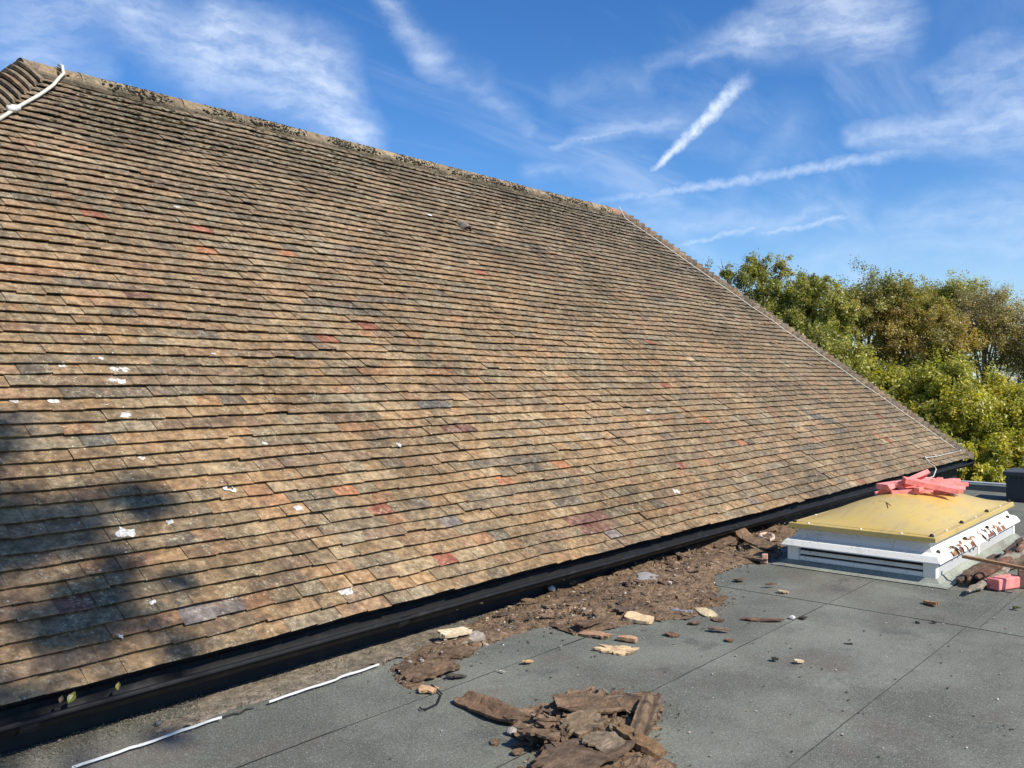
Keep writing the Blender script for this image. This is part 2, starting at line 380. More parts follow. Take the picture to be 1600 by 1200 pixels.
PAL = [((.305, .208, .115), 5), ((.275, .192, .110), 6), ((.245, .186, .115), 5), ((.325, .210, .112), 3), ((.205, .164, .110), 3), ((.345, .262, .158), 1.8),
       ((.285, .184, .110), 2.4), ((.150, .126, .098), 1.0), ((.225, .160, .106), 2.4), ((.335, .190, .105), .7), ((.29, .242, .165), 1.0)]
PW = np.array([p[1] for p in PAL]); PW = PW / PW.sum()
special = {}
def mark(px, py, c, n=1):
    u, s = roof_at(px, py); k = int(s / GA)
    off = .5 * (k % 2)
    j = math.floor((u - XL) / .165 + off)
    for q in range(n): special[(k, j + q)] = c
RED = (.29, .112, .074); DRED = (.165, .086, .068); ORG = (.36, .168, .09); PUR = (.175, .155, .150); SLA = (.125, .115, .108)
for a in [(140, 338, RED), (100, 953, DRED), (540, 773, ORG), (590, 803, RED), (690, 873, RED), (885, 812, DRED, 3), (905, 826, DRED, 2), (705, 678, DRED, 2),
          (498, 533, RED), (436, 399, ORG), (752, 430, RED), (1015, 540, RED), (1040, 603, RED), (1100, 660, ORG), (585, 515, RED), (200, 465, DRED), (310, 391, ORG),
          (1163, 697, ORG), (1368, 652, RED), (1368, 687, ORG), (1385, 690, RED), (280, 962, PUR, 2), (1275, 655, SLA, 2), (1290, 665, SLA, 2), (1300, 675, SLA, 2), (1262, 647, SLA),
          (880, 730, ORG), (790, 757, ORG), (700, 818, PUR), (950, 830, PUR), (650, 635, SLA, 2), (1345, 755, RED), (140, 475, (.40, .25, .15)), (310, 365, RED), (1170, 780, PUR),
          (170, 690, (.15, .14, .12)), (330, 640, (.40, .24, .12)), (1060, 730, RED)]: mark(*a)
def undul(u, s):
    return .016 * fb(u * .45, s * .6, 5, 2) + .007 * fb(u * 1.6, s * 1.4, 9, 2)
def vshift(u, k):
    return .012 * fb(u * .55, k * .35, 21, 2) + .005 * fb(u * 1.9, k * 1.7, 31, 2)
TILE_F = []
NU, NV = 3, 4
def tile_geo(u0, u1, k):
    s0 = k * GA; um = (u0 + u1) / 2; T = random.uniform(.0205, .0240); th = .0085
    ds = vshift(um, k) + random.gauss(0, .0016); lift = random.gauss(0, .0012) + .001
    if random.random() < .035: ds += random.choice([-1, 1]) * random.uniform(.006, .016)
    if random.random() < .03: lift += .004
    skew = random.gauss(0, .0016); roll = random.gauss(0, .0010); ln = .125
    tb = (T + .0005) / GA; vs = []
    for iv, dv in enumerate((0, .005, .055, ln)):
        for iu in range(NU):
            fu = iu / 2; u = u0 + (u1 - u0) * fu + (skew * .4 * (dv / ln))
            sv = s0 + ds + dv + skew * (fu - .5) * 2 + (random.gauss(0, .0009) if iv == 0 else 0)
            if iv == 0 and fu != .5 and random.random() < .06: sv += random.uniform(.002, .006)
            n = .042 + lift - tb * dv + roll * (fu - .5) * 2 + .0012 * (1 - (2 * fu - 1) ** 2) + (-.0028 if iv == 0 else 0) + (-.001 if iv == 1 else 0)
            vs.append(rp(u, sv, n + undul(um, s0 + dv)))
    # underside of tail and flanks
    for iv, dv in enumerate((0, .125)):
        for iu in range(NU):
            fu = iu / 2
            if iv == 1 and iu == 1: continue
            b0 = vs[(0 if iv == 0 else 3) * NU + iu]
            vs.append(b0 - VN * th + (VV * .0025 if iv == 0 else VV * 0))
    return vs
TF = []
for iv in range(NV - 1):
    for iu in range(NU - 1):
        a = iv * NU + iu; TF.append([a, a + 1, a + NU + 1, a + NU])
TF += [[12, 13, 1, 0], [13, 14, 2, 1]]                        # tail face
TF += [[12, 0, 9, 15], [14, 16, 11, 2], [12, 15, 16, 14]]
TF = np.array(TF)
tiles = []
for k in range(NC):
    s0 = k * GA; lo = XL + s0 * CP + .02; hi = XR - s0 * CP - .02
    nj = int((XR - XL) / .165) + 3; pick = 0; x = XL - .165 * .5 * (k % 2) + random.uniform(-.006, .006)
    for j in range(nj):
        w = .165; u0 = x + random.uniform(.0003, .0013); u1 = x + w - random.uniform(.0002, .0009); jj = j; x += w
        u0 = max(u0, lo); u1 = min(u1, hi)
        if u1 - u0 < .03: continue
        um = (u0 + u1) / 2
        if (k, jj) in special: c = np.array(special[(k, jj)]) * random.uniform(.9, 1.1)
        else:
            if not (j and random.random() < .32): pick = rng.choice(len(PAL), p=PW)
            c = np.array(PAL[pick][0]) * random.uniform(.88, 1.10)
            # clusters of alike batches, greyer towards the ridge
            f = fb(um * .7, s0 * 1.1, 40, 2); c = c * (1 + .34 * f)
            gr = min(1, max(0, (s0 - 2.3) / 3.0) * .62 + .30 * max(0, min(1, (um - 6.5) / 5)))
            grey = c.mean() * np.array((1.06, .98, .84)); c = c * (1 - gr) + grey * .66 * gr
        c = c if (k, jj) in special else np.array((.268, .194, .116)) * .10 + c * .90; c = c * np.array((1.03, .975, .90)); tiles.append((k, u0, u1, tuple(c)))
def proj(p):
    d = Vector(p) - EYE; z = d.dot(FW)
    if z < .3: return None
    return 800 + F * d.dot(RT) / z, 590 - F * d.z / z, z
cand = []
for i, (k, u0, u1, c) in enumerate(tiles):
    p = proj(rp((u0 + u1) / 2, k * GA + .04))
    if p and -15 < p[0] < 1600 and p[1] < 1190: cand.append(((u1 - u0) / p[2] ** 2, i))
single = {i for _, i in sorted(cand, reverse=True)[:300]}
V, FA, TI = [], [], []; base = 0
for i, (k, u0, u1, c) in enumerate(tiles):
    vs = tile_geo(u0, u1, k)
    if i in single:
        b = MB(); b.add(vs, TF.tolist(), c); to_roof(b.build('roof_tile', M['tile'], loc=rp((u0 + u1) / 2, k * GA)))
    else:
        V.append(np.array([tuple(v) for v in vs])); FA.append(TF + base); base += len(vs); TI.append(np.tile(np.array(c), (len(vs), 1)))
o = to_roof(big_mesh('roof_tile_field', np.concatenate(V), np.concatenate(FA), np.concatenate(TI), M['tile'])); o['kind'] = 'stuff'

# lichen blotches lying on the tiles
def on_tile(px, py):
    u, s = roof_at(px, py); k = int(s / GA); dv = s - k * GA
    return u, s, .0425 + .001 - .0222 / GA * dv + undul(u, s)
def lichen(px, py, r, ring=False):
    r *= 1.25
    u, s, n = on_tile(px, py); b = MB(); K = 14; ph = random.uniform(0, 9)
    rr = [r * (1 + .95 * fb(math.cos(6.283 * i / K) * 1.6 + ph, math.sin(6.283 * i / K) * 1.6, px)) for i in range(K)]
    tl = math.atan(.0222 / GA)
    def P(i, f, h):
        a = 6.283 * i / K; dv = math.sin(a) * rr[i % K] * f * .85
        return rp(u + math.cos(a) * rr[i % K] * f, s + dv, n + h - math.tan(tl) * dv)
    vs = [P(i, 1, .0005) for i in range(K)] + [P(i, .8, .003) for i in range(K)] + [P(i, .45, .0026 if not ring else .0012) for i in range(K)]
    fs = [[i, (i + 1) % K, K + (i + 1) % K, K + i] for i in range(K)] + [[K + i, K + (i + 1) % K, 2 * K + (i + 1) % K, 2 * K + i] for i in range(K)]
    if not ring: fs.append([2 * K + i for i in range(K)])
    b.add(vs, fs, (.56, .54, .49)); to_roof(b.build('lichen_patch', M['lichen'], smooth=True))
for a in [(177, 583, .022), (192, 583, .022), (173, 600, .018), (185, 602, .021), (193, 655, .024), (20, 632, .016), (82, 632, .022), (162, 637, .014), (358, 767, .030, True), (465, 800, .024),
          (195, 839, .034), (220, 720, .016), (8, 742, .022, True), (1052, 772, .03), (235, 947, .013), (537, 928, .034), (275, 328, .02), (97, 577, .016), (263, 820, .018), (155, 566, .012),
          (1010, 645, .02), (620, 700, .018), (410, 700, .014), (183, 1003, .009), (330, 560, .012), (668, 340, .03), (560, 365, .02)]: lichen(*a)

# moss cushions on the upper courses and under the ridge
def blob_mesh(pts, rads, name, mat, tints):
    bm = bmesh.new(); bmesh.ops.create_icosphere(bm, subdivisions=1, radius=1); bv = np.array([v.co[:] for v in bm.verts]); bf = np.array([[v.index for v in f.verts] for f in bm.faces]); bm.free()
    N = len(pts); vs = np.repeat(bv[None], N, 0) * (1 + .5 * (rng.random((N, len(bv), 1)) - .5)) * np.array(rads)[:, None, :] + np.array(pts)[:, None, :]
    fs = bf[None] + (np.arange(N) * len(bv))[:, None, None]
    return big_mesh(name, vs.reshape(-1, 3), fs.reshape(-1, 3), np.repeat(np.array(tints), len(bv), 0), mat, smooth=True)
pts, rads, tn = [], [], []
for _ in range(7000):
    s = SL - .10 - abs(random.gauss(0, .42)); u = random.uniform(XL + s * CP + .1, XR - s * CP - .1)
    if s < 0: continue
    dens = .5 + fb(u * 1.1, s * 1.7, 60) * 1.5 - (SL - s) * .35
    if random.random() > dens: continue
    k = int(s / GA); dv = s - k * GA
    if dv > .05: s = k * GA + random.uniform(0, .03); dv = s - k * GA
    r = random.uniform(.006, .017)
    pts.append(rp(u, s, .040 - .0222 / GA * dv + undul(u, s))[:]); rads.append((r * 1.5, r, r * .45)); f = random.uniform(.5, 1.3)
    tn.append((.075 * f, .068 * f, .046 * f) if random.random() < .7 else (.30 * f, .27 * f, .19 * f))
o = to_roof(blob_mesh(pts, rads, 'moss', M['moss'], tn)); o['kind'] = 'stuff'

# ridge tiles: half-round, bedded in mortar
def ridge_tile(x0, x1, seed, tint):
    b = MB(); K = 12; cuts = 7; vs = []; fs = []
    for i in range(cuts):
        x = x0 + (x1 - x0) * i / (cuts - 1)
        for j in range(K + 1):
            a = math.pi * (-.06 + 1.12 * j / K); r = .112 + .004 * fb(x * 4, j * .5, seed) + (.004 if i == 0 else 0)
            vs.append((x, Y2 - math.cos(a) * r * 1.12, ZR - .052 + math.sin(a) * r + .008 * fb(x * .7, 3, 3)))
    for i in range(cuts - 1):
        for j in range(K):
            a = i * (K + 1) + j; fs.append([a, a + K + 1, a + K + 2, a + 1])
    n0 = len(vs)
    for e_ in (0, cuts - 1):
        for j in range(K + 1):
            a = math.pi * (-.06 + 1.12 * j / K); x = x0 if e_ == 0 else x1
            vs.append((x, Y2 - math.cos(a) * .106, ZR - .056 + math.sin(a) * .094))
    for e_, o_ in ((0, 0), ((cuts - 1) * (K + 1), K + 1)):
        for j in range(K): fs.append([e_ + j, e_ + j + 1, n0 + o_ + j + 1, n0 + o_ + j])
    b.add(vs, fs, tint); return to_roof(b.build('ridge_tile', M['mortar'], smooth=False))
x = XL + RUN - .10; q = 0
while x < XR - RUN + .05:
    w = min(.455, XR - RUN + .14 - x); q += 1
    f = random.uniform(.85, 1.15); t = random.choice([(.31, .235, .145), (.28, .21, .135), (.27, .195, .125), (.33, .26, .165)])
    if x > XR - RUN - .45: t = (.38, .22, .14)
    ridge_tile(x, x + w - .008, q, tuple(c * f for c in t)); x += w
b = MB(); vs = []; fs = []; N = 340
for i in range(N + 1):
    u = XL + RUN - .06 + (XR - XL - 2 * RUN + .12) * i / N
    o1 = .012 * fb(u * 5, 1, 0) ; o2 = .02 * fb(u * 7, 2, 0)
    vs += [rp(u, SL - .155 + o2, .024), rp(u, SL - .14 + o2, .050 + o1), rp(u, SL - .06, .078)]
for i in range(N):
    a = 3 * i; fs += [[a, a + 3, a + 4, a + 1], [a + 1, a + 4, a + 5, a + 2]]
b.add(vs, fs, (.17, .135, .09)); to_roof(b.build('mortar_bedding', M['mortar']))
pts, rads, tn = [], [], []
for _ in range(3400):
    u = random.uniform(XL + RUN + .15, XR - RUN - .3)
    if fb(u * 2.2, 7, 7) < random.uniform(-.35, .35): continue
    a = random.triangular(.0, .95, .02); aa = a * 1.5; r = random.uniform(.004, .010) * (1.5 if a < .3 else 1)
    pts.append((u, Y2 - math.cos(aa) * .131, ZR - .055 + math.sin(aa) * .114)); rads.append((r * 1.3, r, r * .8)); f = random.uniform(.5, 1.3)
    tn.append((.062 * f, .052 * f, .036 * f) if random.random() < .7 else (.34 * f, .30 * f, .20 * f))
o = to_roof(blob_mesh(pts, rads, 'ridge_moss', M['moss'], tn)); o['kind'] = 'stuff'

# bonnet hip tiles, one to a course on both hips
def bonnet_mesh(side, seed):
    top = Vector((XL + RUN if side < 0 else XR - RUN, Y2, ZR)); bot = Vector((XL if side < 0 else XR, D, ZE))
    ax = (top - bot).normalized(); n1 = VN; n2 = Vector((side * SP, 0, CP))
    m1 = n1.cross(ax); m1 = m1 if m1.x * side < 0 else -m1          # away from the hip over the main slope
    m2 = n2.cross(ax); m2 = m2 if m2.y > 0 else -m2
    up = (n1 + n2).normalized(); HW = .165 if side < 0 else .105; L = .20; K = 10; b = MB()
    def P(j, l, th):
        t = -1 + 2 * j / K; w = HW * (1 - .22 * l / L); nn = n1 if t < 0 else n2; mm = m1 if t < 0 else m2
        sm = max(0, 1 - abs(t)); rise = (.050 if side < 0 else .036) * (1 - t * t)
        return mm * abs(t) * w + up * (rise + .078 - .42 * l - th) + ax * (l + .012 * (1 - t * t) + .002 * fb(t * 2, l, seed))
    vs = [P(j, l, 0) for l in (0, .07, L) for j in range(K + 1)] + [P(j, 0, .034) for j in range(K + 1)] + [P(j, L, .015) for j in range(K + 1)]
    k1 = K + 1; fs = [[i * k1 + j, i * k1 + j + 1, (i + 1) * k1 + j + 1, (i + 1) * k1 + j] for i in range(2) for j in range(K)]
    fs += [[j, j + 1, 3 * k1 + j + 1, 3 * k1 + j] for j in range(K)]
    fs += [[3 * k1, 0, 2 * k1, 4 * k1], [3 * k1 + K, K, 2 * k1 + K, 4 * k1 + K]]
    return vs, fs, bot, ax, (top - bot).length
for side in (-1, 1):
    vs, fs, bot, ax, ln = bonnet_mesh(side, side)
    meshes = []
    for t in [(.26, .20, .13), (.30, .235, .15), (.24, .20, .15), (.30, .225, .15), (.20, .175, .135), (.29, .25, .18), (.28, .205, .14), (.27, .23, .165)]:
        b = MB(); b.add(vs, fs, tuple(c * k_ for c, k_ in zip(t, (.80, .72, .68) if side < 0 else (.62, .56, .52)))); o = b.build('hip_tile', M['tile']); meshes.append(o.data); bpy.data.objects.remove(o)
    n = 61
    for k in range(n):
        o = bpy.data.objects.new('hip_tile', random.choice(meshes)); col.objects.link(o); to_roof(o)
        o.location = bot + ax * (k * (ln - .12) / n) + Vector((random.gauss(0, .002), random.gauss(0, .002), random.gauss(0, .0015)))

# small vent hood
u, s = roof_at(727, 364); b = MB(); K = 8; vs = []; fs = []
for i, (l, r) in enumerate(((0, .075), (.06, .07), (.16, .03))):
    for j in range(K + 1):
        a = math.pi * j / K; vs.append(rp(u - math.cos(a) * r, s + l, .03 + math.sin(a) * r * (.85 if i < 2 else .3)))
for i in range(2):
    for j in range(K): fs.append([i * 9 + j, i * 9 + j + 1, (i + 1) * 9 + j + 1, (i + 1) * 9 + j])
n0 = len(vs); vs += [rp(u - math.cos(math.pi * j / K) * .06, s, .03 + math.sin(math.pi * j / K) * .05) for j in range(K + 1)]
vs += [rp(u - math.cos(math.pi * j / K) * .06, s + .05, .03 + math.sin(math.pi * j / K) * .05) for j in range(K + 1)]
fs += [[j, j + 1, n0 + j + 1, n0 + j] for j in range(K)] + [[n0 + j, n0 + j + 1, n0 + 10 + j, n0 + 9 + j] for j in range(K)]
b.add(vs, fs, (.16, .14, .12)); to_roof(b.build('vent_hood', M['tile']))
b = MB(); b.add([rp(u - math.cos(math.pi * j / K) * .06, s + .05, .03 + math.sin(math.pi * j / K) * .05) for j in range(K + 1)], [list(range(K + 1))], (.01, .01, .01)); to_roof(b.build('vent_opening', M['black']))

# house walls, fascia, gutter
b = MB(); b.box(((XL + XR) / 2, Y2, -1.55), (XR - XL - .5, 2 * (Y2 - WALL_Y) - .004, 3.3), tint=(.022, .023, .026)); to_house(b.build('wall', M['black']))
b = MB(); b.box(((XL + XR) / 2, D + .105, ZE - .06), (XR - XL - .04, .022, .15), tint=(.012, .012, .014)); to_house(b.build('fascia', M['black']))
b = MB(); b.box((XR - .02, Y2, ZE - .06), (.022, 2 * (Y2 - D) - .3, .15), tint=(.012, .012, .014)); to_house(b.build('fascia', M['black']))
b = MB(); b.box(((XL + XR) / 2, D + .17, ZE - .13), (XR - XL - .1, .11, .012), tint=(.012, .012, .014)); to_house(b.build('soffit', M['black']))
prof = []
RG = .058
for j in range(11): a = math.pi * j / 10; prof.append((-math.cos(a) * RG, -math.sin(a) * RG))
prof = [(-RG - .014, -.012), (-RG - .014, .004), (-RG - .002, .006)] + prof + [(RG, .02)]
inner = [(y * 1.0, z) for y, z in prof]
def gutter(x0, x1):
    b = MB(); vs = []; fs = []; n = max(2, int((x1 - x0) / .4)); P = len(prof)
    for i in range(n + 1):
        x = x0 + (x1 - x0) * i / n
        for (y, z) in prof: vs.append((x, D - .005 + y, ZE - .042 - .004 * fb(x * .6, 1, 1) + z))
        for (y, z) in prof[3:-1][::1]: vs.append((x, D - .005 + y * 1.06, ZE - .042 - .004 * fb(x * .6, 1, 1) + z * 1.06 - .0005))
    Q = P + 11
    for i in range(n):
        for j in range(P - 1): a = i * Q + j; fs.append([a, a + Q, a + Q + 1, a + 1])
        for j in range(10): a = i * Q + P + j; fs.append([a, a + 1, a + Q + 1, a + Q])
    b.add(vs, fs, (.011, .011, .012)); return b
gx = XL - .05; first = None
g0 = to_house(gutter(gx, XR + .02).build('gutter', M['black'], smooth=True))
def gjoin(x):
    b = MB(); vs = []; fs = []
    pp = [(y * 1.13, z * 1.13 + .001) for y, z in prof[3:-1]]
    pp = [(-RG * 1.15 - .012, .009)] + pp
    for x_ in (x - .035, x + .035):
        for (y, z) in pp: vs.append((x_, D - .005 + y, ZE - .043 + z))
    for j in range(len(pp) - 1): fs.append([j, j + 1, len(pp) + j + 1, len(pp) + j])
    b.add(vs, fs, (.022, .023, .026)); return b
for i in range(9):
    o = gjoin(gx + .5 + i * 1.95).build('gutter_union', M['black']); o.parent = g0
b = MB(); b.tube([(XR + .024, D - .005, ZE - .06), (XR + .03, D - .005, ZE - .06)], .06, 12, (.03, .032, .036)); o = b.build('gutter_end', M['black']); o.parent = g0

silt = MB()
for _ in range(700):
    x = random.uniform(.6, 9); y = D - .005 + random.gauss(0, .016); z = ZE - .042 - .048; l = random.uniform(.004, .016); a = random.uniform(0, 3)
    c_, s_ = math.cos(a) * l, math.sin(a) * l; k_ = random.uniform(.5, 1.4)
    silt.add([(x - c_, y - s_, z), (x + s_ * .5, y - c_ * .5, z), (x + c_, y + s_, z), (x - s_ * .5, y + c_ * .5, z), (x, y, z + l * .6)], [[0, 1, 4], [1, 2, 4], [2, 3, 4], [3, 0, 4]], (.12 * k_, .10 * k_, .06 * k_))
o = silt.build('silt', M['rot']); o.parent = g0; o['kind'] = 'stuff'
# white cables over the hips
def cable(pts, r, label, lumps=()):
    b = MB(); b.tube(pts, r, 8, (.60, .56, .47), wob=.12)
    for p, k in lumps: b.tube([Vector(p) - Vector((.03, .01, .0)), Vector(p) + Vector((.03, .01, .01))], r * k, 8, (.66, .65, .60), wob=.4)
    return tag(b.build('white_cable', M['plain'], smooth=True, loc=pts[-1]), label, 'cable', 'white cables run down the hips')
def onroof(px, py, n=.05):
    u, s = roof_at(px, py); return rp(u, s, n)
L = []
for i in range(9):
    f = i / 8; L.append(onroof(*[(93, 122), (88, 133), (80, 143), (68, 152), (56, 160), (42, 168), (28, 176), (14, 185), (-6, 198)][i], n=.06))
L = [Vector((3.18, Y2 - .02, ZR + .085)), Vector((3.17, Y2 - .10, ZR + .055)), Vector((3.16, Y2 - .15, ZR - .02))] + L[1:]
cable(L, .014, 'thick white cable draped from the ridge end down the left hip tiles', [(onroof(14, 184, .07), 1.6), (onroof(20, 182, .07), 1.4)])
Rr = [Vector((XR - RUN - .06, Y2 - .06, ZR + .09))]
for i in range(30):
    f = i / 29; s = SL * (.965 - .92 * f); Rr.append(rp(XR - s * CP - .205 + .035 * fb(i * .6, 3, 3), s, .048 + .006 * fb(i, 1, 1)))
end = [onroof(*p, n=.05) for p in [(1497, 708), (1478, 712), (1458, 717), (1442, 719)]]
Rr += end
Rr += [onroof(1449, 728, .05), onroof(1456, 733, .05), Vector((onroof(1460, 738).x, D - .07, ZE + .0)), Vector((onroof(1460, 742).x - .1, D - .09, ZE - .08)), Vector((onroof(1458, 746).x - .25, D + .02, ZE - .14))]
cable(Rr, .0075, 'thin white cable following the far right hip down to the gutter', [(end[0], 1.8), (end[2], 1.5), (end[3], 1.6)])

# ------------------------------------------------------------------ skylight
SX0, SX1, SY0, SY1 = 6.91, 9.42, 1.90, 3.02
sky = empty('skylight', ((SX0 + SX1) / 2, (SY0 + SY1) / 2, 0), 'long white framed rooflight with a yellowed plastic dome on the felt roof', 'skylight')
def to_sky(o, par=None):
    o.parent = par or sky
    if par is None: o.matrix_parent_inverse = Matrix.Translation(-sky.location)
    return o
WH = (.86, .83, .73); GW = (.52, .53, .52)
cx, cy, lx, ly = (SX0 + SX1) / 2, (SY0 + SY1) / 2, SX1 - SX0, SY1 - SY0
b = MB()                                             # felt skirt flaring out at the foot
def ring(off, z): return [(SX0 - off, SY0 - off, z), (SX1 + off, SY0 - off, z), (SX1 + off, SY1 + off, z), (SX0 - off, SY1 + off, z)]
def rings(b, spec, tint):
    vs = []; fs = []
    for off, z in spec: vs += ring(off, z)
    for i in range(len(spec) - 1):
        for k in range(4): fs.append([4 * i + k, 4 * i + (k + 1) % 4, 4 * i + 4 + (k + 1) % 4, 4 * i + 4 + k])
    b.add(vs, fs, tint)
rings(b, [(.10, .0045), (.035, .016), (.004, .045), (-.03, .046)], (.31, .33, .275)); to_sky(b.build('felt_skirt', M['felt']))
b = MB(); b.box((cx, cy, .10), (lx - .10, ly - .10, .18), tint=(.035, .035, .035)); to_sky(b.build('inner_box', M['plain']))
for (x, y) in ((SX0, SY0), (SX0, SY1), (SX1, SY0), (SX1, SY1)):
    b = MB(); b.box((x + (.035 if x == SX0 else -.035), y + (.045 if y == SY0 else -.045), .094), (.07, .09, .122), tint=WH, bev=.003); to_sky(b.build('corner_post', M['paint']))
for y in (SY0, SY1):
    b = MB(); b.box((8.12, y + (.03 if y == SY0 else -.03), .094), (.055, .06, .122), tint=WH, bev=.003); to_sky(b.build('middle_post', M['paint']))
for x in (SX0, SX1):
    sg = 1 if x == SX0 else -1
    b = MB(); b.box((x + sg * .03, cy, .058), (.04, ly - .185, .040), tint=WH, bev=.003); to_sky(b.build('base_board', M['paint']))
    for z, tl in ((.107, 22),):
        b = MB(); b.box((x + sg * .032, cy, z), (.012, ly - .185, .030), Matrix.Rotation(R(tl) * sg, 3, 'Y'), WH, .002); to_sky(b.build('louvre', M['paint']))
for y in (SY0, SY1):
    sg = 1 if y == SY0 else -1
    for x0, x1 in ((SX0 + .072, 8.09), (8.15, SX1 - .072)):
        b = MB(); b.box(((x0 + x1) / 2, y + sg * .022, .080), (x1 - x0, .03, .080), tint=GW, bev=.003); to_sky(b.build('base_board', M['paint']))
        b = MB(); b.box(((x0 + x1) / 2, y + sg * .034, .139), (x1 - x0, .012, .026), Matrix.Rotation(R(-22) * sg, 3, 'X'), GW, .002); to_sky(b.build('louvre', M['paint']))
b = MB(); rings(b, [(.005, .158), (.038, .155), (.038, .163), (.012, .203), (-.010, .213), (-.038, .221), (-.060, .268), (-.064, .303), (-.20, .304)], WH); flange = to_sky(b.build('flange', M['paint']))
# dome
b = MB(); NX, NY = 40, 22; vs = []; fs = []
DX0, DX1, DY0, DY1 = 6.915, 9.41, 1.908, 3.012
for i in range(NX + 1):
    for j in range(NY + 1):
        x = DX0 + .05 + (DX1 - DX0 - .10) * i / NX; y = DY0 + .05 + (DY1 - DY0 - .10) * j / NY
        ex = min(i, NX - i) / NX * (DX1 - DX0); ey = min(j, NY - j) / NY * (DY1 - DY0)
        h1 = 1 - (1 - min(1, ex / .95)) ** 2.0; h2 = 1 - (1 - min(1, ey / .55)) ** 1.8
        vs.append((x, y, .345 + .165 * h1 * h2))
for i in range(NX):
    for j in range(NY): a = i * (NY + 1) + j; fs.append([a, a + NY + 1, a + NY + 2, a + 1])
b.add(vs, fs, (.5, .4, .2)); dome = to_sky(b.build('dome', M['dome'], smooth=True))
b = MB(); vs = []; fs = []
for off, z in ((-.05, .344), (-.047, .340), (-.004, .338), (0, .334), (.004, .302), (-.002, .300), (-.03, .300)):
    vs += [(DX0 - off, DY0 - off, z), (DX1 + off, DY0 - off, z), (DX1 + off, DY1 + off, z), (DX0 - off, DY1 + off, z)]
for i in range(6):
    for k in range(4): fs.append([4 * i + k, 4 * i + (k + 1) % 4, 4 * i + 4 + (k + 1) % 4, 4 * i + 4 + k])
b.add(vs, fs, (.5, .4, .2)); rim = to_sky(b.build('dome_rim', M['dome']))
def knob(x, y, z, r, h, t, name, par):
    b = MB(); b.tube([(x, y, z), (x, y, z + h * .5), (x, y, z + h * .85), (x, y, z + h)], lambda f: r * (1, .95, .7, .3)[min(3, int(f * 3.01))], 10, t); return to_sky(b.build(name, M['plain'], smooth=True), par)
for x, y in [(6.95, 1.94), (7.75, 1.94), (8.55, 1.94), (9.37, 1.94), (6.95, 2.975), (9.37, 2.975)]: knob(x, y, .339, .016, .022, (.03, .03, .03), 'fixing_cap', dome)
for x, y in [(6.94, 2.15), (6.94, 2.45), (6.94, 2.86), (7.3, 1.935), (8.15, 1.935), (9.0, 1.935), (7.4, 2.985), (8.3, 2.985)]: knob(x, y, .339, .012, .009, (.75, .74, .70), 'screw_cap', dome)
for x in (7.02, 7.75, 8.45, 9.2): knob(x, 1.915, .214, .016, .022, (.05, .05, .05), 'fixing_cap', flange)
# bare rusty stretches and curled chips of paint on the side flange
def on_flange(x, f):                                  # f 0 at the outer edge, 1 at the foot of the steep part
    f = max(0, min(1, f)); pts = [(-.0385, .158), (-.0385, .163), (-.0125, .203), (.010, .213), (.037, .221)]
    t = f * 4; k = min(3, int(t)); a, c = pts[k], pts[k + 1]; t -= k
    return Vector((x, SY0 + a[0] + (c[0] - a[0]) * t, a[1] + (c[1] - a[1]) * t + .0015))
x = 7.22
while x < 8.85:
    w = random.uniform(.07, .26); b = MB(); K = 9; vs = []; fs = []
    for i in range(K + 1):
        xx = x + w * i / K; top_ = (.72 + .5 * fb(xx * 9, 2, 2) + random.uniform(-.08, .08)) * (1 if 0 < i < K else .3)
        for q in range(5): vs.append(on_flange(xx, max(.02, top_) * q / 4))
    for i in range(K):
        for q in range(4): fs.append([5 * i + q, 5 * i + 5 + q, 5 * i + 6 + q, 5 * i + 1 + q])
    b.add(vs, fs, random.choice([(.20, .075, .045), (.24, .10, .05), (.17, .07, .045), (.30, .15, .07)])); to_sky(b.build('rust_patch', M['wood']), flange)
    x += w + random.uniform(-.03, .05)
for j in range(9):
    x2 = 7.20 + j * .155 + random.uniform(-.05, .05); K = 5; vs = []; sz = random.uniform(.6, 1.25)
    rt = Matrix.Rotation(R(random.uniform(-35, 35)), 3, 'Z') @ Matrix.Rotation(R(38), 3, 'X') @ Matrix.Rotation(R(random.uniform(-25, 15)), 3, 'Y')
    for i in range(K + 1):
        a = i / K; w0, w1 = random.uniform(-.035, -.02) * sz, random.uniform(.02, .04) * sz
        vs += [rt @ Vector((w0, (-.04 + .08 * a) * sz, .012 * math.sin(a * 3.1))), rt @ Vector((w1, (-.04 + .08 * a) * sz, .003 + .014 * math.sin(a * 3.1)))]
    b = MB(); c_ = on_flange(x2, random.uniform(.3, .6)) + Vector((0, 0, .004)); b.add([v + c_ for v in vs], [[2 * i, 2 * i + 1, 2 * i + 3, 2 * i + 2] for i in range(K)], random.choice([(.78, .74, .66), (.72, .62, .50), (.80, .78, .72)])); to_sky(b.build('paint_flake', M['paint']), flange)

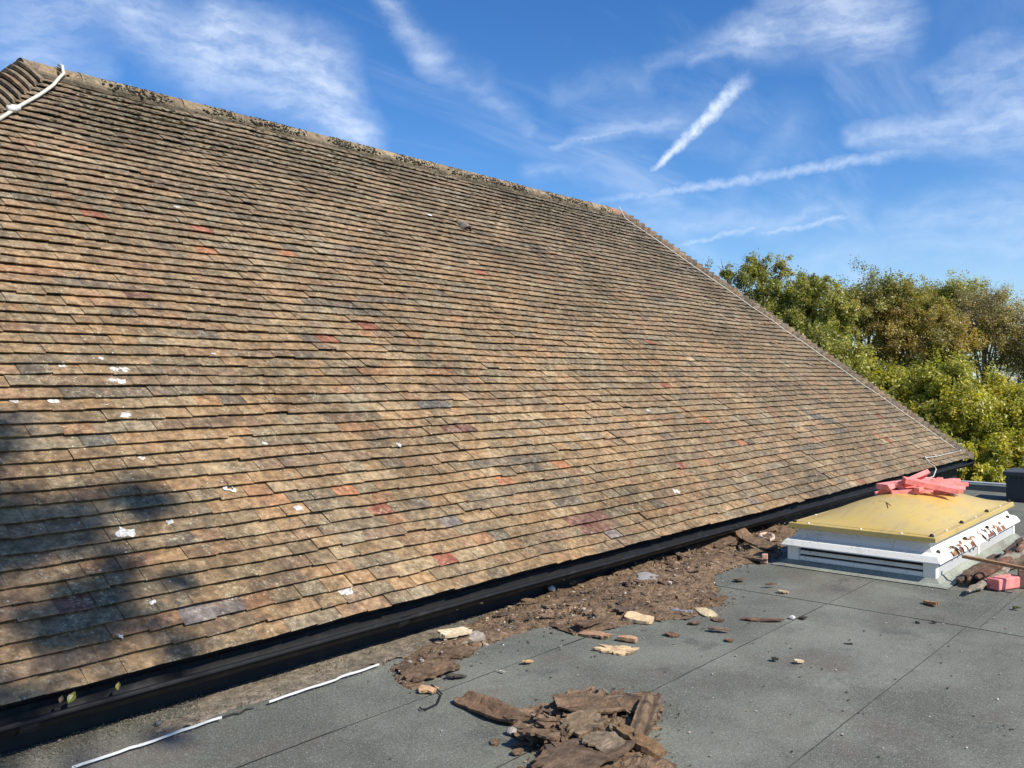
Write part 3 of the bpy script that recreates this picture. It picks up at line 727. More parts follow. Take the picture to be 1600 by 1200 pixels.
# ------------------------------------------------------------------ generic loose pieces
def flake_geo(lx, ly, th, seed, sq=3.0, rag=.16, ridge=0.0, warp=.01, rings=5, K=40):
    """ragged slab: outline with its own noise, warped top, real thickness"""
    vs = []; fs = []
    out = []
    for i in range(K):
        a = 6.2832 * i / K; c, s = math.cos(a), math.sin(a)
        r = (abs(c) ** sq + abs(s) ** sq) ** (-1 / sq) * (1 + rag * fb(c * 2.1 + seed, s * 2.1, seed) + rag * (.5 + .6 * (abs(c) > .8)) * random.uniform(-1, 1))
        out.append((c * r * lx / 2, s * r * ly / 2))
    def zt(x, y): return th + .35 * warp * fb(x * 22, y * 34, seed + 2) + warp * fb(x * 5 + seed, y * 5, seed) * 1.6 + ridge * math.sin(y / ly * 11 + fb(x * 3, y * 3, seed)) + .3 * ridge * fb(x * 30, y * 30, seed)
    for r in range(1, rings + 1):
        f = r / rings
        for (x, y) in out: vs.append((x * f, y * f, zt(x * f, y * f)))
    vs.append((0, 0, zt(0, 0))); ctr = len(vs) - 1
    for i in range(K): fs.append([i, (i + 1) % K, ctr])
    for r in range(rings - 1):
        for i in range(K): fs.append([r * K + i, (r + 1) * K + i, (r + 1) * K + (i + 1) % K, r * K + (i + 1) % K])
    n0 = len(vs)
    for (x, y) in out: vs.append((x * .97, y * .97, zt(x, y) - th * random.uniform(.75, 1.0)))
    top = (rings - 1) * K
    for i in range(K): fs.append([top + i, n0 + i, n0 + (i + 1) % K, top + (i + 1) % K])
    fs.append([n0 + i for i in range(K)][::-1])
    return vs, fs
def axis_from(a, c, z=0):
    p, q = deck(*a, z), deck(*c, z); d = q - p
    return (p + q) / 2, d.length, math.atan2(d.y, d.x)
def piece(name, label, cat, a, c, wid, th, tint, mat='wood', z=0, tilt=(0, 0), group=None, **kw):
    p, ln, rz = axis_from(a, c, z); seed = a[0] * .37 + a[1] * .11
    vs, fs = flake_geo(ln, wid, th, seed, **kw); b = MB(); b.add(vs, fs, tint)
    o = b.build(name, M[mat]); o.location = p + Vector((0, 0, .005 if z == 0 else 0)); o.rotation_euler = (R(tilt[0]), R(tilt[1]), rz)
    return tag(o, label, cat, group)
def block(name, label, cat, p, size, rz, tint, mat='foam', rx=0, ry=0, group=None, bev=.004):
    b = MB(); b.box((0, 0, size[2] / 2), size, tint=tint, bev=bev)
    # rough the block a little so its edges are not perfect
    b.v = [tuple(Vector(v) + Vector((random.gauss(0, .0015), random.gauss(0, .0015), random.gauss(0, .001)))) for v in b.v]
    o = b.build(name, M[mat]); o.location = p; o.rotation_euler = (R(rx), R(ry), rz)
    return tag(o, label, cat, group)

def pebble(name, label, cat, a, c, wid, th, tint, mat='plain', z=0, group=None, **kw):
    p, ln, rz = axis_from(a, c, z); bm = bmesh.new(); bmesh.ops.create_icosphere(bm, subdivisions=2, radius=1); b = MB()
    vs = [Vector((v.co.x * ln / 2, v.co.y * wid / 2, v.co.z * th * .5 + th * .4)) * (1 + .25 * fb(v.co.x * 1.2 + a[0], v.co.y * 1.2, v.co.z * 1.2)) for v in bm.verts]
    bm.verts.index_update(); b.add(vs, [[v.index for v in f.verts] for f in bm.faces], tint); bm.free()
    o = b.build(name, M[mat]); o.location = p + Vector((0, 0, .003)); o.rotation_euler = (0, 0, rz)
    return tag(o, label, cat, group)
# brown rotten heaps (height fields with ragged edges)
def inside(poly, x, y):
    c = False; n = len(poly)
    for i in range(n):
        x1, y1 = poly[i]; x2, y2 = poly[(i + 1) % n]
        if (y1 > y) != (y2 > y) and x < (x2 - x1) * (y - y1) / (y2 - y1) + x1: c = not c
    return c
def edist(poly, x, y):
    d = 9
    for i in range(len(poly)):
        a = Vector(poly[i]); e_ = Vector(poly[(i + 1) % len(poly)]) - a; q = Vector((x, y)) - a
        t = max(0, min(1, q.dot(e_) / max(1e-9, e_.length_squared))); d = min(d, (q - e_ * t).length)
    return d
def heap(name, pix, hmax, step, taper, seed, tint, label_kind='stuff'):
    poly = [tuple(deck(*p)[:2]) for p in pix]; X = [p[0] for p in poly]; Yv = [p[1] for p in poly]
    nx = int((max(X) - min(X)) / step) + 2; ny = int((max(Yv) - min(Yv)) / step) + 2
    idx = {}; vs = []; tn = []
    for i in range(nx + 1):
        for j in range(ny + 1):
            x = min(X) + i * step + random.uniform(-.3, .3) * step; y = min(Yv) + j * step + random.uniform(-.3, .3) * step
            ins = inside(poly, x + .05 * fb(x * 6, y * 6, seed), y + .05 * fb(x * 6, y * 6, seed + 5)); d = edist(poly, x, y)
            if not ins and d > step * 1.0: continue
            e_ = min(1, d / taper) if ins else 0
            n1 = fb(x * 2.6, y * 4.5, seed, 4); n2 = fb(x * 11, y * 15, seed + 3, 4)
            # layered terraces: bits of board lying over one another
            t = (n1 * .9 + .55) ; t = max(0, t); lay = (math.floor(t * 5) + min(1, (t * 5 % 1) * 4)) / 5
            h = hmax * e_ ** .6 * (.30 + .7 * lay + .22 * n2) + .004 * fb(x * 60, y * 60, seed)
            if fb(x * 5 + 9, y * 7, seed + 8, 3) < -.42: h = -.01
            if not ins: h = -.012
            idx[i, j] = len(vs); vs.append((x, y, .004 + h)); f = 1 + .35 * fb(x * 3, y * 4, seed + 11); tn.append(tuple(c * f for c in tint))
    fs = [[idx[i, j], idx[i + 1, j], idx[i + 1, j + 1], idx[i, j + 1]] for i in range(nx) for j in range(ny) if (i, j) in idx and (i + 1, j) in idx and (i, j + 1) in idx and (i + 1, j + 1) in idx]
    b = MB(); b.v = vs; b.f = fs; b.t = tn; o = b.build(name, M['rot']); o['kind'] = label_kind; return o, poly
BR = (.19, .125, .075)
o, poly1 = heap('rotten_wood_litter', [(606, 1046), (660, 1012), (700, 1000), (760, 962), (860, 925), (905, 902), (1000, 876), (1055, 852), (1100, 840), (1165, 824), (1250, 822), (1228, 850), (1215, 872), (1150, 886), (1115, 900),
         (1120, 925), (1130, 948), (1075, 968), (1000, 972), (925, 990), (902, 994), (860, 978), (800, 994), (755, 1010), (715, 1030), (690, 1056), (640, 1080), (622, 1066)], .042, .013, .20, 3.3, BR)
tag(o, 'bed of brown rotten wood crumbs lying along the foot of the tiled roof', 'debris')
o, poly2 = heap('rotten_wood_heap', [(790, 1128), (835, 1112), (872, 1104), (900, 1086), (980, 1088), (1024, 1100), (1030, 1120), (1012, 1150), (1022, 1176), (1056, 1204), (1085, 1260), (960, 1300), (840, 1280), (812, 1215), (838, 1182), (818, 1155)], .062, .010, .13, 8.1, (.21, .14, .085))
tag(o, 'heap of crumbled brown rotten boarding on the grey felt in front', 'debris')
o, poly3 = heap('roof_dirt', [(225, 1150), (330, 1080), (450, 1042), (600, 1000), (720, 965), (740, 985), (640, 1030), (560, 1050), (470, 1080), (390, 1100), (330, 1120), (270, 1160)], .008, .02, .1, 14.2, (.24, .20, .145))
tag(o, 'thin drift of brown grit along the foot of the wall', 'dirt')
# small chips spread over the heaps and the felt
def chips(name, N, pick, size, tints, label, thin=None):
    V, FA, TI = [], [], []; base = 0
    for _ in range(N):
        x, y, h = pick(); l = random.uniform(*size); w = l * (thin or random.uniform(.2, .7)); t = min(random.uniform(.003, .012), w * .5)
        m = Matrix.Rotation(random.uniform(0, 6.28), 3, 'Z') @ Matrix.Rotation(random.gauss(0, .14), 3, 'X') @ Matrix.Rotation(random.gauss(0, .12), 3, 'Y')
        K = 6; o1 = [Vector((math.cos(6.283 * i / K) * l / 2 * random.uniform(.7, 1.1), math.sin(6.283 * i / K) * w / 2 * random.uniform(.7, 1.1), 0)) for i in range(K)]
        vs = [m @ (p + Vector((0, 0, t))) + Vector((x, y, h)) for p in o1] + [m @ p + Vector((x, y, h)) for p in o1]
        V += [tuple(v) for v in vs]; c = random.choice(tints); f = random.uniform(.75, 1.2); TI += [tuple(k * f for k in c)] * 12
        FA += [[base + i for i in range(K)]] + [[base + i, base + K + i, base + K + (i + 1) % K, base + (i + 1) % K] for i in range(K)]; base += 12
    b = MB(); b.v = V; b.f = FA; b.t = TI; return tag(b.build(name, M['rot']), label, 'debris', kind='stuff')
def pick_poly(poly, lo, hi):
    X = [p[0] for p in poly]; Yv = [p[1] for p in poly]
    def f():
        while True:
            x, y = random.uniform(min(X), max(X)), random.uniform(min(Yv), max(Yv))
            if inside(poly, x, y): return x, y, random.uniform(lo, hi) * min(1, edist(poly, x, y) / .12)
    return f
DK = [(.20, .13, .08), (.17, .115, .075), (.24, .16, .10), (.14, .10, .07), (.28, .19, .12)]
chips('wood_flakes', 220, pick_poly(poly1, .012, .05), (.03, .15), DK + [(.30, .22, .15)], 'brown flakes of rotten wood strewn along the tiled roof')
chips('pale_splinters', 420, pick_poly(poly1, .03, .06), (.008, .035), [(.50, .40, .28), (.42, .30, .20), (.58, .52, .44)], 'pale splinters among the brown wood litter')
def pick_spill(poly, sd, hi):
    f0 = pick_poly(poly, 0, hi)
    def f():
        x, y, h = f0(); dx, dy = random.gauss(0, sd), random.gauss(0, sd)
        return (x, y, h) if random.random() < .6 else (x + dx, min(y + dy, WALL_Y - .02), .004)
    return f
CR = [(.17, .11, .065), (.12, .08, .05), (.23, .155, .09), (.09, .065, .045), (.28, .20, .125), (.36, .28, .19), (.20, .16, .12)]
chips('wood_crumbs', 9000, pick_spill(poly1, .10, .045), (.004, .022), CR, 'fine brown crumbs of rotten wood along the tiled roof')
chips('fine_crumbs', 3500, pick_spill(poly2, .06, .05), (.004, .018), CR, 'fine brown crumbs around the front wood heap')
chips('long_splinters', 160, pick_poly(poly2, .03, .08), (.05, .16), [(.26, .17, .10), (.34, .25, .16), (.20, .13, .08)], 'thin splinters lying on the front wood heap', thin=.12)
chips('board_flakes', 260, pick_poly(poly2, .02, .055), (.04, .17), DK, 'broken brown flakes on the front wood heap')
def pick_deck():
    while True:
        px, py = random.uniform(560, 1640), random.triangular(860, 1260, 960); p = deck(px, py)
        if not (SX0 - .1 < p.x < SX1 + .1 and SY0 - .1 < p.y < SY1) and p.y < 3.7 and p.x < 12.5: return p.x, p.y, .004
chips('felt_crumbs', 330, pick_deck, (.004, .018), [(.50, .45, .36), (.36, .28, .20), (.12, .09, .07), (.60, .58, .52), (.09, .085, .08)], 'tiny pale and dark crumbs scattered over the grey felt')
def pick_edge():
    x = random.triangular(.6, 4.6, 2.2); y = WALL_Y - abs(random.gauss(0, .15)) - .01
    return x, y, random.uniform(.003, .012)
chips('roof_grit', 9000, pick_edge, (.003, .009), [(.22, .19, .145), (.26, .22, .165), (.16, .14, .11), (.36, .32, .25), (.19, .165, .125)], 'brown grit and moss crumbs washed down along the foot of the wall')

# named fragments -------------------------------------------------------------------------------------------------
WD, PL, GY = (.46, .31, .18), (.58, .45, .30), (.36, .36, .36)
gB = 'rotten wood slabs'; gW = 'pale wood offcuts on the felt'
P = piece
P('wood_slab', 'ridged brown wood slab lying left of the front heap', 'wood slab', (722, 1090), (812, 1132), .17, .016, (.21, .13, .078), 'rot', ridge=.010, rag=.12, sq=4, group=gB)
P('wood_slab', 'broad striped brown sheet lying across the top of the front heap', 'wood slab', (862, 1104), (1003, 1098), .19, .012, (.19, .125, .075), 'rot', z=0.070, ridge=.007, rag=.10, sq=4, tilt=(5, 3), group=gB)
P('wood_slab', 'narrow brown slab on edge at the right side of the front heap', 'wood slab', (992, 1158), (1020, 1096), .085, .035, (.19, .13, .08), 'rot', z=0.065, ridge=.006, rag=.07, sq=5, tilt=(10, -4), group=gB)
P('wood_slab', 'large flat brown slab at the bottom of the front heap', 'wood slab', (860, 1215), (965, 1150), .27, .012, (.18, .12, .075), 'rot', z=0.080, ridge=.004, rag=.12, sq=3.5, tilt=(-5, 4), group=gB)
P('wood_slab', 'orange brown slab sloping off the right of the front heap', 'wood slab', (965, 1150), (1032, 1180), .11, .025, (.25, .15, .075), 'rot', z=0.055, ridge=.005, rag=.12, sq=3.5, tilt=(-8, 10), group=gB)
P('wood_slab', 'lumpy tan slab in the middle of the front heap', 'wood slab', (885, 1140), (940, 1122), .14, .018, (.25, .18, .11), 'rot', z=0.070, ridge=.004, rag=.2, sq=2.5, tilt=(6, -5), group=gB)
P('wood_slab', 'pale topped brown slab near the left foot of the front heap', 'wood slab', (818, 1140), (868, 1158), .16, .012, (.23, .15, .09), 'rot', z=.05, ridge=.004, rag=.2, sq=3, tilt=(-10, -6), group=gB)
P('wood_slab', 'grey streaked slab on the right half of the front heap', 'wood slab', (930, 1172), (968, 1150), .17, .008, (.24, .18, .12), 'rot', z=0.090, ridge=.003, rag=.18, sq=3, tilt=(4, 2), group=gB)
P('wood_slab', 'small dark slab at the far corner of the front heap', 'wood slab', (978, 1091), (1012, 1100), .05, .02, (.12, .075, .055), 'rot', z=.03, ridge=.002, rag=.2, group=gB)
P('wood_slab', 'thin pale brown lath between the striped slab and the left heap end', 'wood slab', (812, 1114), (858, 1104), .03, .014, (.30, .20, .13), 'rot', z=.01, rag=.1, sq=5, group=gB)
P('wood_slab', 'ridged brown slab at the left tip of the long litter bed', 'wood slab', (634, 1068), (710, 1046), .13, .025, (.17, .11, .07), 'rot', ridge=.010, rag=.14, sq=4, group=gB)
P('wood_slab', 'long brown slab behind the left tip of the litter bed', 'wood slab', (660, 1034), (742, 1018), .15, .020, (.16, .105, .065), 'rot', ridge=.008, rag=.15, sq=3.5, group=gB)
P('wood_slab', 'dark triangular flake beside the left slab of the litter bed', 'wood slab', (697, 1062), (728, 1060), .05, .010, (.09, .075, .06), 'rot', rag=.25, sq=2, group=gB)
P('wood_slab', 'brown slab standing up against the dark wall below the gutter', 'wood slab', (882, 918), (908, 910), .10, .05, (.16, .105, .065), 'rot', tilt=(28, 0), rag=.15, group=gB)
P('wood_slab', 'broad brown slab near the wall with its edge tipped up', 'wood slab', (1075, 856), (1140, 842), .30, .02, (.17, .11, .07), 'rot', z=.05, tilt=(12, -8), rag=.16, group=gB)
P('wood_slab', 'square brown slab leaning on the wall by the skylight', 'wood slab', (1147, 838), (1168, 834), .14, .025, (.20, .125, .075), 'rot', z=.09, tilt=(40, 5), rag=.1, sq=4, group=gB)
P('wood_slab', 'long flat brown slab at the left corner of the skylight', 'wood slab', (1150, 868), (1196, 878), .10, .02, (.22, .145, .088), 'rot', z=.02, rag=.12, sq=4, group=gB)
P('wood_slab', 'ochre slab lying on the litter behind the skylight corner', 'wood slab', (1165, 846), (1212, 856), .16, .02, (.20, .135, .08), 'rot', z=.06, tilt=(4, 5), rag=.14, group=gB)
P('wood_slab', 'thin curled brown flake at the right end of the litter bed', 'wood slab', (1085, 946), (1132, 936), .09, .014, (.17, .10, .058), 'rot', ridge=.004, rag=.18, group=gB)
P('wood_slab', 'brown flake at the near edge of the litter bed', 'wood slab', (905, 984), (936, 966), .10, .016, (.15, .095, .06), 'rot', rag=.2, z=.03, tilt=(0, 8), group=gB)
P('wood_offcut', 'small bright wood board with a whitish end on the felt', 'offcut', (978, 966), (1020, 971), .115, .022, (.62, .45, .26), z=.012, tilt=(4, 0), rag=.03, sq=8, ridge=.001, group=gW)
P('wood_offcut', 'pale clean offcut resting on a grey board at the left end of the litter', 'offcut', (687, 994), (734, 986), .10, .018, (.66, .52, .34), z=.05, tilt=(4, 3), rag=.05, sq=7, group=gW)
P('wood_offcut', 'weathered grey board under the pale offcut', 'offcut', (700, 1002), (756, 996), .12, .014, (.36, .31, .25), z=.018, tilt=(3, -3), rag=.06, sq=7, group=gW)
P('wood_offcut', 'peach coloured splintered offcut at the near edge of the litter', 'offcut', (907, 988), (952, 996), .085, .014, (.40, .24, .14), rag=.2, z=.01, group=gW)
P('wood_offcut', 'short tan stick of wood on the open felt', 'offcut', (966, 1001), (996, 1005), .045, .02, (.48, .28, .16), rag=.06, sq=6, group=gW)
P('wood_offcut', 'forked pale splinter of wood on the open felt', 'offcut', (938, 1016), (988, 1022), .10, .012, (.62, .44, .25), rag=.34, sq=3, group=gW)
P('wood_offcut', 'orange chipboard scrap by the bent wire', 'offcut', (655, 1079), (682, 1080), .10, .012, (.52, .32, .17), rag=.16, sq=5, group=gW)
P('wood_offcut', 'thin straw coloured wood sliver beside the grey slate', 'offcut', (1093, 955), (1114, 965), .09, .010, (.52, .42, .26), rag=.08, sq=5, group=gW)
P('wood_offcut', 'orange splinter of wood in front of the skylight', 'offcut', (1444, 943), (1464, 949), .045, .02, (.48, .23, .10), rag=.2, sq=5, tilt=(0, -6), group=gW)
P('wood_offcut', 'tan chip alone on the felt right of the seam', 'offcut', (1241, 1038), (1255, 1037), .035, .010, (.62, .47, .30), rag=.2, group=gW)
P('wood_offcut', 'little orange leaf shaped chip on the felt near the front', 'offcut', (817, 1040), (830, 1036), .035, .008, (.52, .33, .16), rag=.25, group=gW)
P('wood_offcut', 'thin cream stick lying on the felt behind the front heap', 'offcut', (780, 1051), (789, 1054), .012, .006, (.70, .64, .45), rag=.08, sq=5, group=gW)
P('wood_offcut', 'tan chip by the skylight foot on the felt', 'offcut', (1216, 927), (1231, 927), .05, .012, (.45, .36, .22), rag=.25, group=gW)
P('slate_fragment', 'grey white slate fragment lying on the brown litter', 'slate', (996, 904), (1034, 906), .17, .010, (.28, .26, .235), 'plain', z=.035, tilt=(5, 3), rag=.12, sq=4, group='slate fragments')
P('slate_fragment', 'dark grey slate fragment on the felt at the edge of the litter', 'slate', (1034, 951), (1078, 957), .075, .016, (.30, .31, .33), 'plain', z=.012, tilt=(-6, 0), rag=.14, sq=3, group='slate fragments')
gS = 'small brown scraps on the felt'
for a in [('rust brown scrap between the wood board and the seam', (1038, 992), (1061, 995), .07, (.22, .12, .07)), ('thin red brown flake below the grey slate', (1075, 976), (1094, 976), .05, (.22, .13, .085)),
          ('oval brown flake near the long seam', (1132, 1002), (1147, 1003), .05, (.24, .15, .10)), ('brown flake below the straw coloured sliver', (1112, 968), (1130, 973), .05, (.20, .12, .08)),
          ('long flat brown strip across the seam', (1163, 970), (1222, 972), .06, (.20, .115, .075)), ('light brown stain like flake by the oval flake', (1108, 987), (1138, 989), .05, (.25, .16, .11)),
          ('dark thin twig like strip beyond the cross seam', (1196, 919), (1213, 918), .02, (.16, .09, .06)), ('brown flake in front of the skylight skirt', (1148, 910), (1165, 908), .06, (.19, .13, .09)),
          ('dark curled scrap right of the white pebble', (1249, 967), (1260, 969), .04, (.07, .06, .05)), ('little brown scrap on the felt left of the front heap', (768, 1162), (780, 1165), .035, (.22, .14, .09)),
          ('brown rounded scrap below the left end of the front heap', (803, 1182), (813, 1174), .04, (.22, .14, .085)), ('black scrap on the felt near the right seam', (1205, 1034), (1216, 1034), .03, (.03, .03, .028)),
          ('black flake beyond the right seam', (1319, 1006), (1331, 1007), .025, (.035, .033, .03)), ('olive moss scrap at the right edge of the felt', (1582, 953), (1595, 954), .03, (.09, .10, .03)),
          ('black crumb on the right seam', (1430, 974), (1437, 975), .02, (.03, .03, .03)), ('dark flake on the felt left of the seam end', (1456, 975), (1463, 974), .02, (.04, .04, .035))]:
    P('brown_scrap', a[0], 'scrap', a[1], a[2], a[3], .010, a[4], 'rot', rag=.25, sq=2.5, K=16, rings=2, group=gS)
pebble('pebble', 'white pebble on the felt by the brown strip', 'pebble', (1234, 968), (1242, 967), .035, .022, (.72, .70, .66), 'plain', rag=.12, sq=2, K=12, rings=3, group='pebbles')
pebble('pebble', 'white pebble at the wall end of the brown litter', 'pebble', (857, 925), (866, 923), .06, .04, (.66, .63, .58), 'plain', z=.03, rag=.12, sq=2, K=12, rings=3, group='pebbles')
pebble('pebble', 'grey pebble in shade at the left foot of the front heap', 'pebble', (791, 1149), (808, 1147), .045, .03, (.30, .27, .23), 'plain', rag=.12, sq=2, K=14, rings=3, group='pebbles')
pebble('pebble', 'dark glossy stone on the felt near the left wall', 'pebble', (243, 1136), (252, 1133), .03, .022, (.10, .10, .10), 'plain', rag=.2, sq=2, K=12, rings=3, group='pebbles')
w = [deck(*q, .075) for q in [(1208, 836), (1198, 833), (1189, 835), (1188, 839), (1193, 841), (1203, 844), (1209, 841), (1208, 836)]]
b = MB(); b.tube(w, .014, 7, (.60, .46, .34), wob=.4); tag(b.build('hoop_fragment', M['wood'], loc=w[0]), 'cream curved broken hoop lying on the litter by the skylight', 'hoop')
o = block('wood_block', 'short upright pinkish wood block left of the skylight', 'block', deck(1195, 880), (.045, .045, .075), R(20), (.60, .33, .24), 'wood')
b = MB(); p0, p1 = deck(1167, 838, .06), deck(1152, 823, .16); b.tube([p0, p0.lerp(p1, .5), p1], .014, 8, (.30, .30, .30)); tag(b.build('metal_pipe', M['plain'], loc=p0), 'short grey metal pipe sticking up from the litter under the gutter', 'pipe')
w = [deck(*q, .01) for q in [(674, 1070), (684, 1078), (690, 1084), (687, 1091), (684, 1099), (676, 1103), (665, 1108), (658, 1108), (656, 1105)]]; b = MB(); b.tube(w, .004, 6, (.02, .02, .02)); tag(b.build('bent_wire', M['black'], loc=w[0]), 'bent black wire loop beside the chipboard scrap', 'wire')
for lab, a, c in [('white trim strip running out of the bottom edge at the left', (112, 1201), (346, 1122)), ('white trim strip ending by the left tip of the litter bed', (420, 1098), (592, 1039))]:
    p, q = deck(*a, .014), deck(*c, .014); b = MB(); N = 14; vs = []; fs = []
    d = (q - p).normalized(); nn = Vector((-d.y, d.x, 0))
    for i in range(N + 1):
        f = i / N; c_ = p.lerp(q, f) + nn * .012 * fb(f * 5, a[0], 1); h = .008 + .004 * fb(f * 6, 2, 2)
        vs += [c_ - nn * .0042, c_ - nn * .0034 + Vector((0, 0, h)), c_ + nn * .0034 + Vector((0, 0, h)), c_ + nn * .0042]
    for i in range(N):
        for k in range(3): fs.append([4 * i + k, 4 * i + k + 4, 4 * i + k + 5, 4 * i + k + 1])
    fs += [[0, 1, 2, 3], [4 * N + 3, 4 * N + 2, 4 * N + 1, 4 * N]]
    b.add(vs, fs, (.66, .66, .63)); tag(b.build('trim_strip', M['paint'], loc=p), lab, 'strip', 'white trim strips on the felt edge')
w = [deck(*q, .006) for q in [(348, 1121), (362, 1116), (376, 1114), (384, 1108), (396, 1106)]]; b = MB(); b.tube(w, .005, 6, (.03, .03, .03), wob=.5); tag(b.build('sealant_line', M['black'], loc=w[0]), 'curled black bead of bitumen between the two white strips', 'sealant')
for lab, (px, py), sz, cc in [('upright yellow green leaf standing in the gutter', (106, 1092), .05, (.30, .30, .07)), ('small tan leaf in the gutter beside the green one', (93, 1095), .03, (.35, .22, .12)),
                              ('pale yellow leaf perched on the gutter rim', (183, 1073), .035, (.52, .43, .12))]:
    d = ray(px, py); t = (D - .03) / d.y; p = EYE + d * t; b = MB(); K = 5; vs = []
    for i in range(K + 1):
        f = i / K; w_ = sz * .34 * math.sin(math.pi * min(.97, f + .04)); vs += [(-w_, 0, sz * f + .004), (0, .006, sz * f), (w_, 0, sz * f + .004)]
    b.add(vs, [[3 * i + k, 3 * i + k + 1, 3 * i + k + 4, 3 * i + k + 3] for i in range(K) for k in (0, 1)], cc)
    o = b.build('fallen_leaf', M['leaf']); o.location = p - Vector((0, 0, sz * .4)); o.rotation_euler = (R(random.uniform(-50, -15)), R(random.uniform(-30, 30)), math.atan2(FW.y, FW.x) - R(90)); tag(o, lab, 'leaf', 'leaves in the gutter')

# ------------------------------------------------------------------ pink foam strips on the dome
PK = [(.80, .24, .21), (.82, .28, .25), (.76, .22, .18), (.84, .30, .28)]
gP = 'pink foam strips heaped on the skylight'
def strip(label, a, c, za, zc, w=.07, h=.045, roll=0, tint=None):
    def at(px, py, z): return deck(px, py, z)
    p, q = at(*a, za), at(*c, zc); d = q - p; ln = d.length; b = MB(); b.box((0, 0, 0), (ln, w, h), tint=tint or random.choice(PK), bev=.003)
    b.v = [tuple(Vector(v) + Vector((0, random.gauss(0, .0015), random.gauss(0, .0012) + .006 * math.sin(v[0] * 4)))) for v in b.v]
    o = b.build('foam_strip', M['foam']); o.location = (p + q) / 2
    o.rotation_euler = (Matrix.Rotation(math.atan2(d.y, d.x), 4, 'Z') @ Matrix.Rotation(-math.asin(d.z / ln), 4, 'Y') @ Matrix.Rotation(R(roll), 4, 'X')).to_euler()
    return tag(o, label, 'foam strip', gP)
strip('wide pink strip at the back of the heap tilted up to the right', (1385, 766), (1448, 740), .53, .66, .10, .04, -35)
strip('long pink strip lying on top and slanting down to the right', (1412, 749), (1494, 767), .63, .53, .075, .045, 12)
strip('pink strip lying flat under the long slanting one at left', (1378, 760), (1446, 752), .56, .57, .12, .05)
strip('flat pink strip along the front left of the heap', (1390, 770), (1455, 765), .51, .54, .09, .045)
strip('front pink strip right of the middle resting on the dome', (1412, 769), (1500, 766), .50, .50, .09, .05)
strip('thin pink strip reaching out at the right end of the heap', (1450, 762), (1509, 757), .54, .54, .06, .035)
strip('pink strip behind the slanting one at the right', (1452, 755), (1496, 752), .57, .57, .07, .045)
strip('short pink stub at the bottom front of the heap', (1444, 769), (1463, 768), .50, .50, .06, .035)
strip('orange pink stub poking out at the left of the heap', (1378, 767), (1394, 761), .52, .53, .06, .05, tint=(.78, .22, .13))
strip('small pink offcut at the far left end of the heap', (1367, 771), (1383, 768), .46, .48, .06, .03)
strip('pink strip buried in the middle of the heap', (1395, 764), (1490, 762), .53, .53, .11, .05)
strip('pale pink strip at the far back right of the heap', (1440, 748), (1489, 756), .58, .55, .09, .04, tint=(.84, .33, .28))
strip('short pink strip lying crosswise near the left of the heap', (1398, 757), (1418, 768), .58, .52, .06, .04)
strip('thin pink strip standing proud at the right of the heap', (1470, 760), (1505, 763), .56, .53, .05, .03)
strip('narrow pink strip crossing under the long slanting one', (1432, 765), (1470, 750), .55, .60, .05, .04)
w_ = [deck(1365, 786, .475), deck(1372, 783, .485), deck(1388, 785, .485), deck(1392, 790, .48)]
b = MB(); b.tube([w_[3], w_[2] + Vector((.02, .03, 0)), w_[1], w_[0]], .004, 6, (.40, .22, .06)); tag(b.build('brown_twig', M['wood'], loc=w_[0]), 'little bent brown twig lying on the yellow dome', 'twig')

# ------------------------------------------------------------------ timber pile beside the skylight
gT = 'broken timbers beside the skylight'
def log(label, a, c, za, zc, r, tint, name='broken_timber', n=7):
    p, q = deck(*a, za), deck(*c, zc); b = MB(); N = 12; ph = a[0]
    pts = [p.lerp(q, i / N) + Vector((.008 * fb(i * .5, ph, 1), .008 * fb(i * .5, ph, 2), .006 * fb(i * .5, ph, 3))) for i in range(N + 1)]
    b.tube(pts, lambda f: r * (.80 + .45 * fb(f * 6, ph, 5)) * (.45 if f in (0, 1) else 1), n, tint, wob=.62)
    b.v = [(v[0], v[1], p.z + (v[2] - p.z) * .8) for v in b.v]
    b.t = [tuple(k * (1 + .45 * fb(v[0] * 14, v[1] * 14, v[2] * 14)) for k in tint) for v in b.v]
    return tag(b.build(name, M['bark'], loc=p), label, 'timber', gT)
log('dark brown rotten timber nearest the skylight wall', (1497, 908), (1560, 868), .04, .06, .045, (.12, .085, .06))
log('brown timber with a split orange end second from the skylight', (1512, 908), (1585, 862), .05, .08, .042, (.16, .095, .06))
log('grey flaking timber with a black end in front of the pile', (1512, 925), (1576, 888), .035, .05, .034, (.30, .25, .19))
log('red brown timber behind the grey flaking one', (1527, 903), (1610, 850), .08, .11, .04, (.19, .10, .065))
log('mossy grey timber at the back of the pile', (1560, 880), (1640, 842), .09, .11, .050, (.26, .23, .17))
log('dark timber sticking out at the far end of the pile', (1585, 850), (1650, 835), .08, .14, .04, (.10, .075, .06))
log('thick brown timber at the bottom of the pile', (1540, 893), (1640, 860), .05, .05, .055, (.15, .10, .068))
log('rust brown timber leaning over the right of the pile', (1590, 862), (1622, 825), .13, .16, .034, (.20, .11, .07))
log('thin dark branch across the back of the pile', (1570, 862), (1598, 838), .14, .17, .018, (.09, .065, .05))
P('broken_timber', 'flat brown board lying at the front right of the pile', 'timber', (1562, 916), (1612, 910), .10, .02, (.24, .16, .10), 'rot', rag=.08, sq=6, group=gT)
p, q = deck(1504, 869, .20), deck(1625, 893, .17); d = q - p; b = MB(); b.box((0, 0, 0), (d.length, .035, .022), tint=(.36, .20, .10), bev=.002)
o = b.build('wood_lath', M['wood']); o.location = (p + q) / 2; o.rotation_euler = (0, math.asin(-d.z / d.length), math.atan2(d.y, d.x)); tag(o, 'long orange brown lath laid across the timber pile against the skylight', 'lath')
p, q = deck(1551, 916, .03), deck(1588, 910, .03); d = q - p
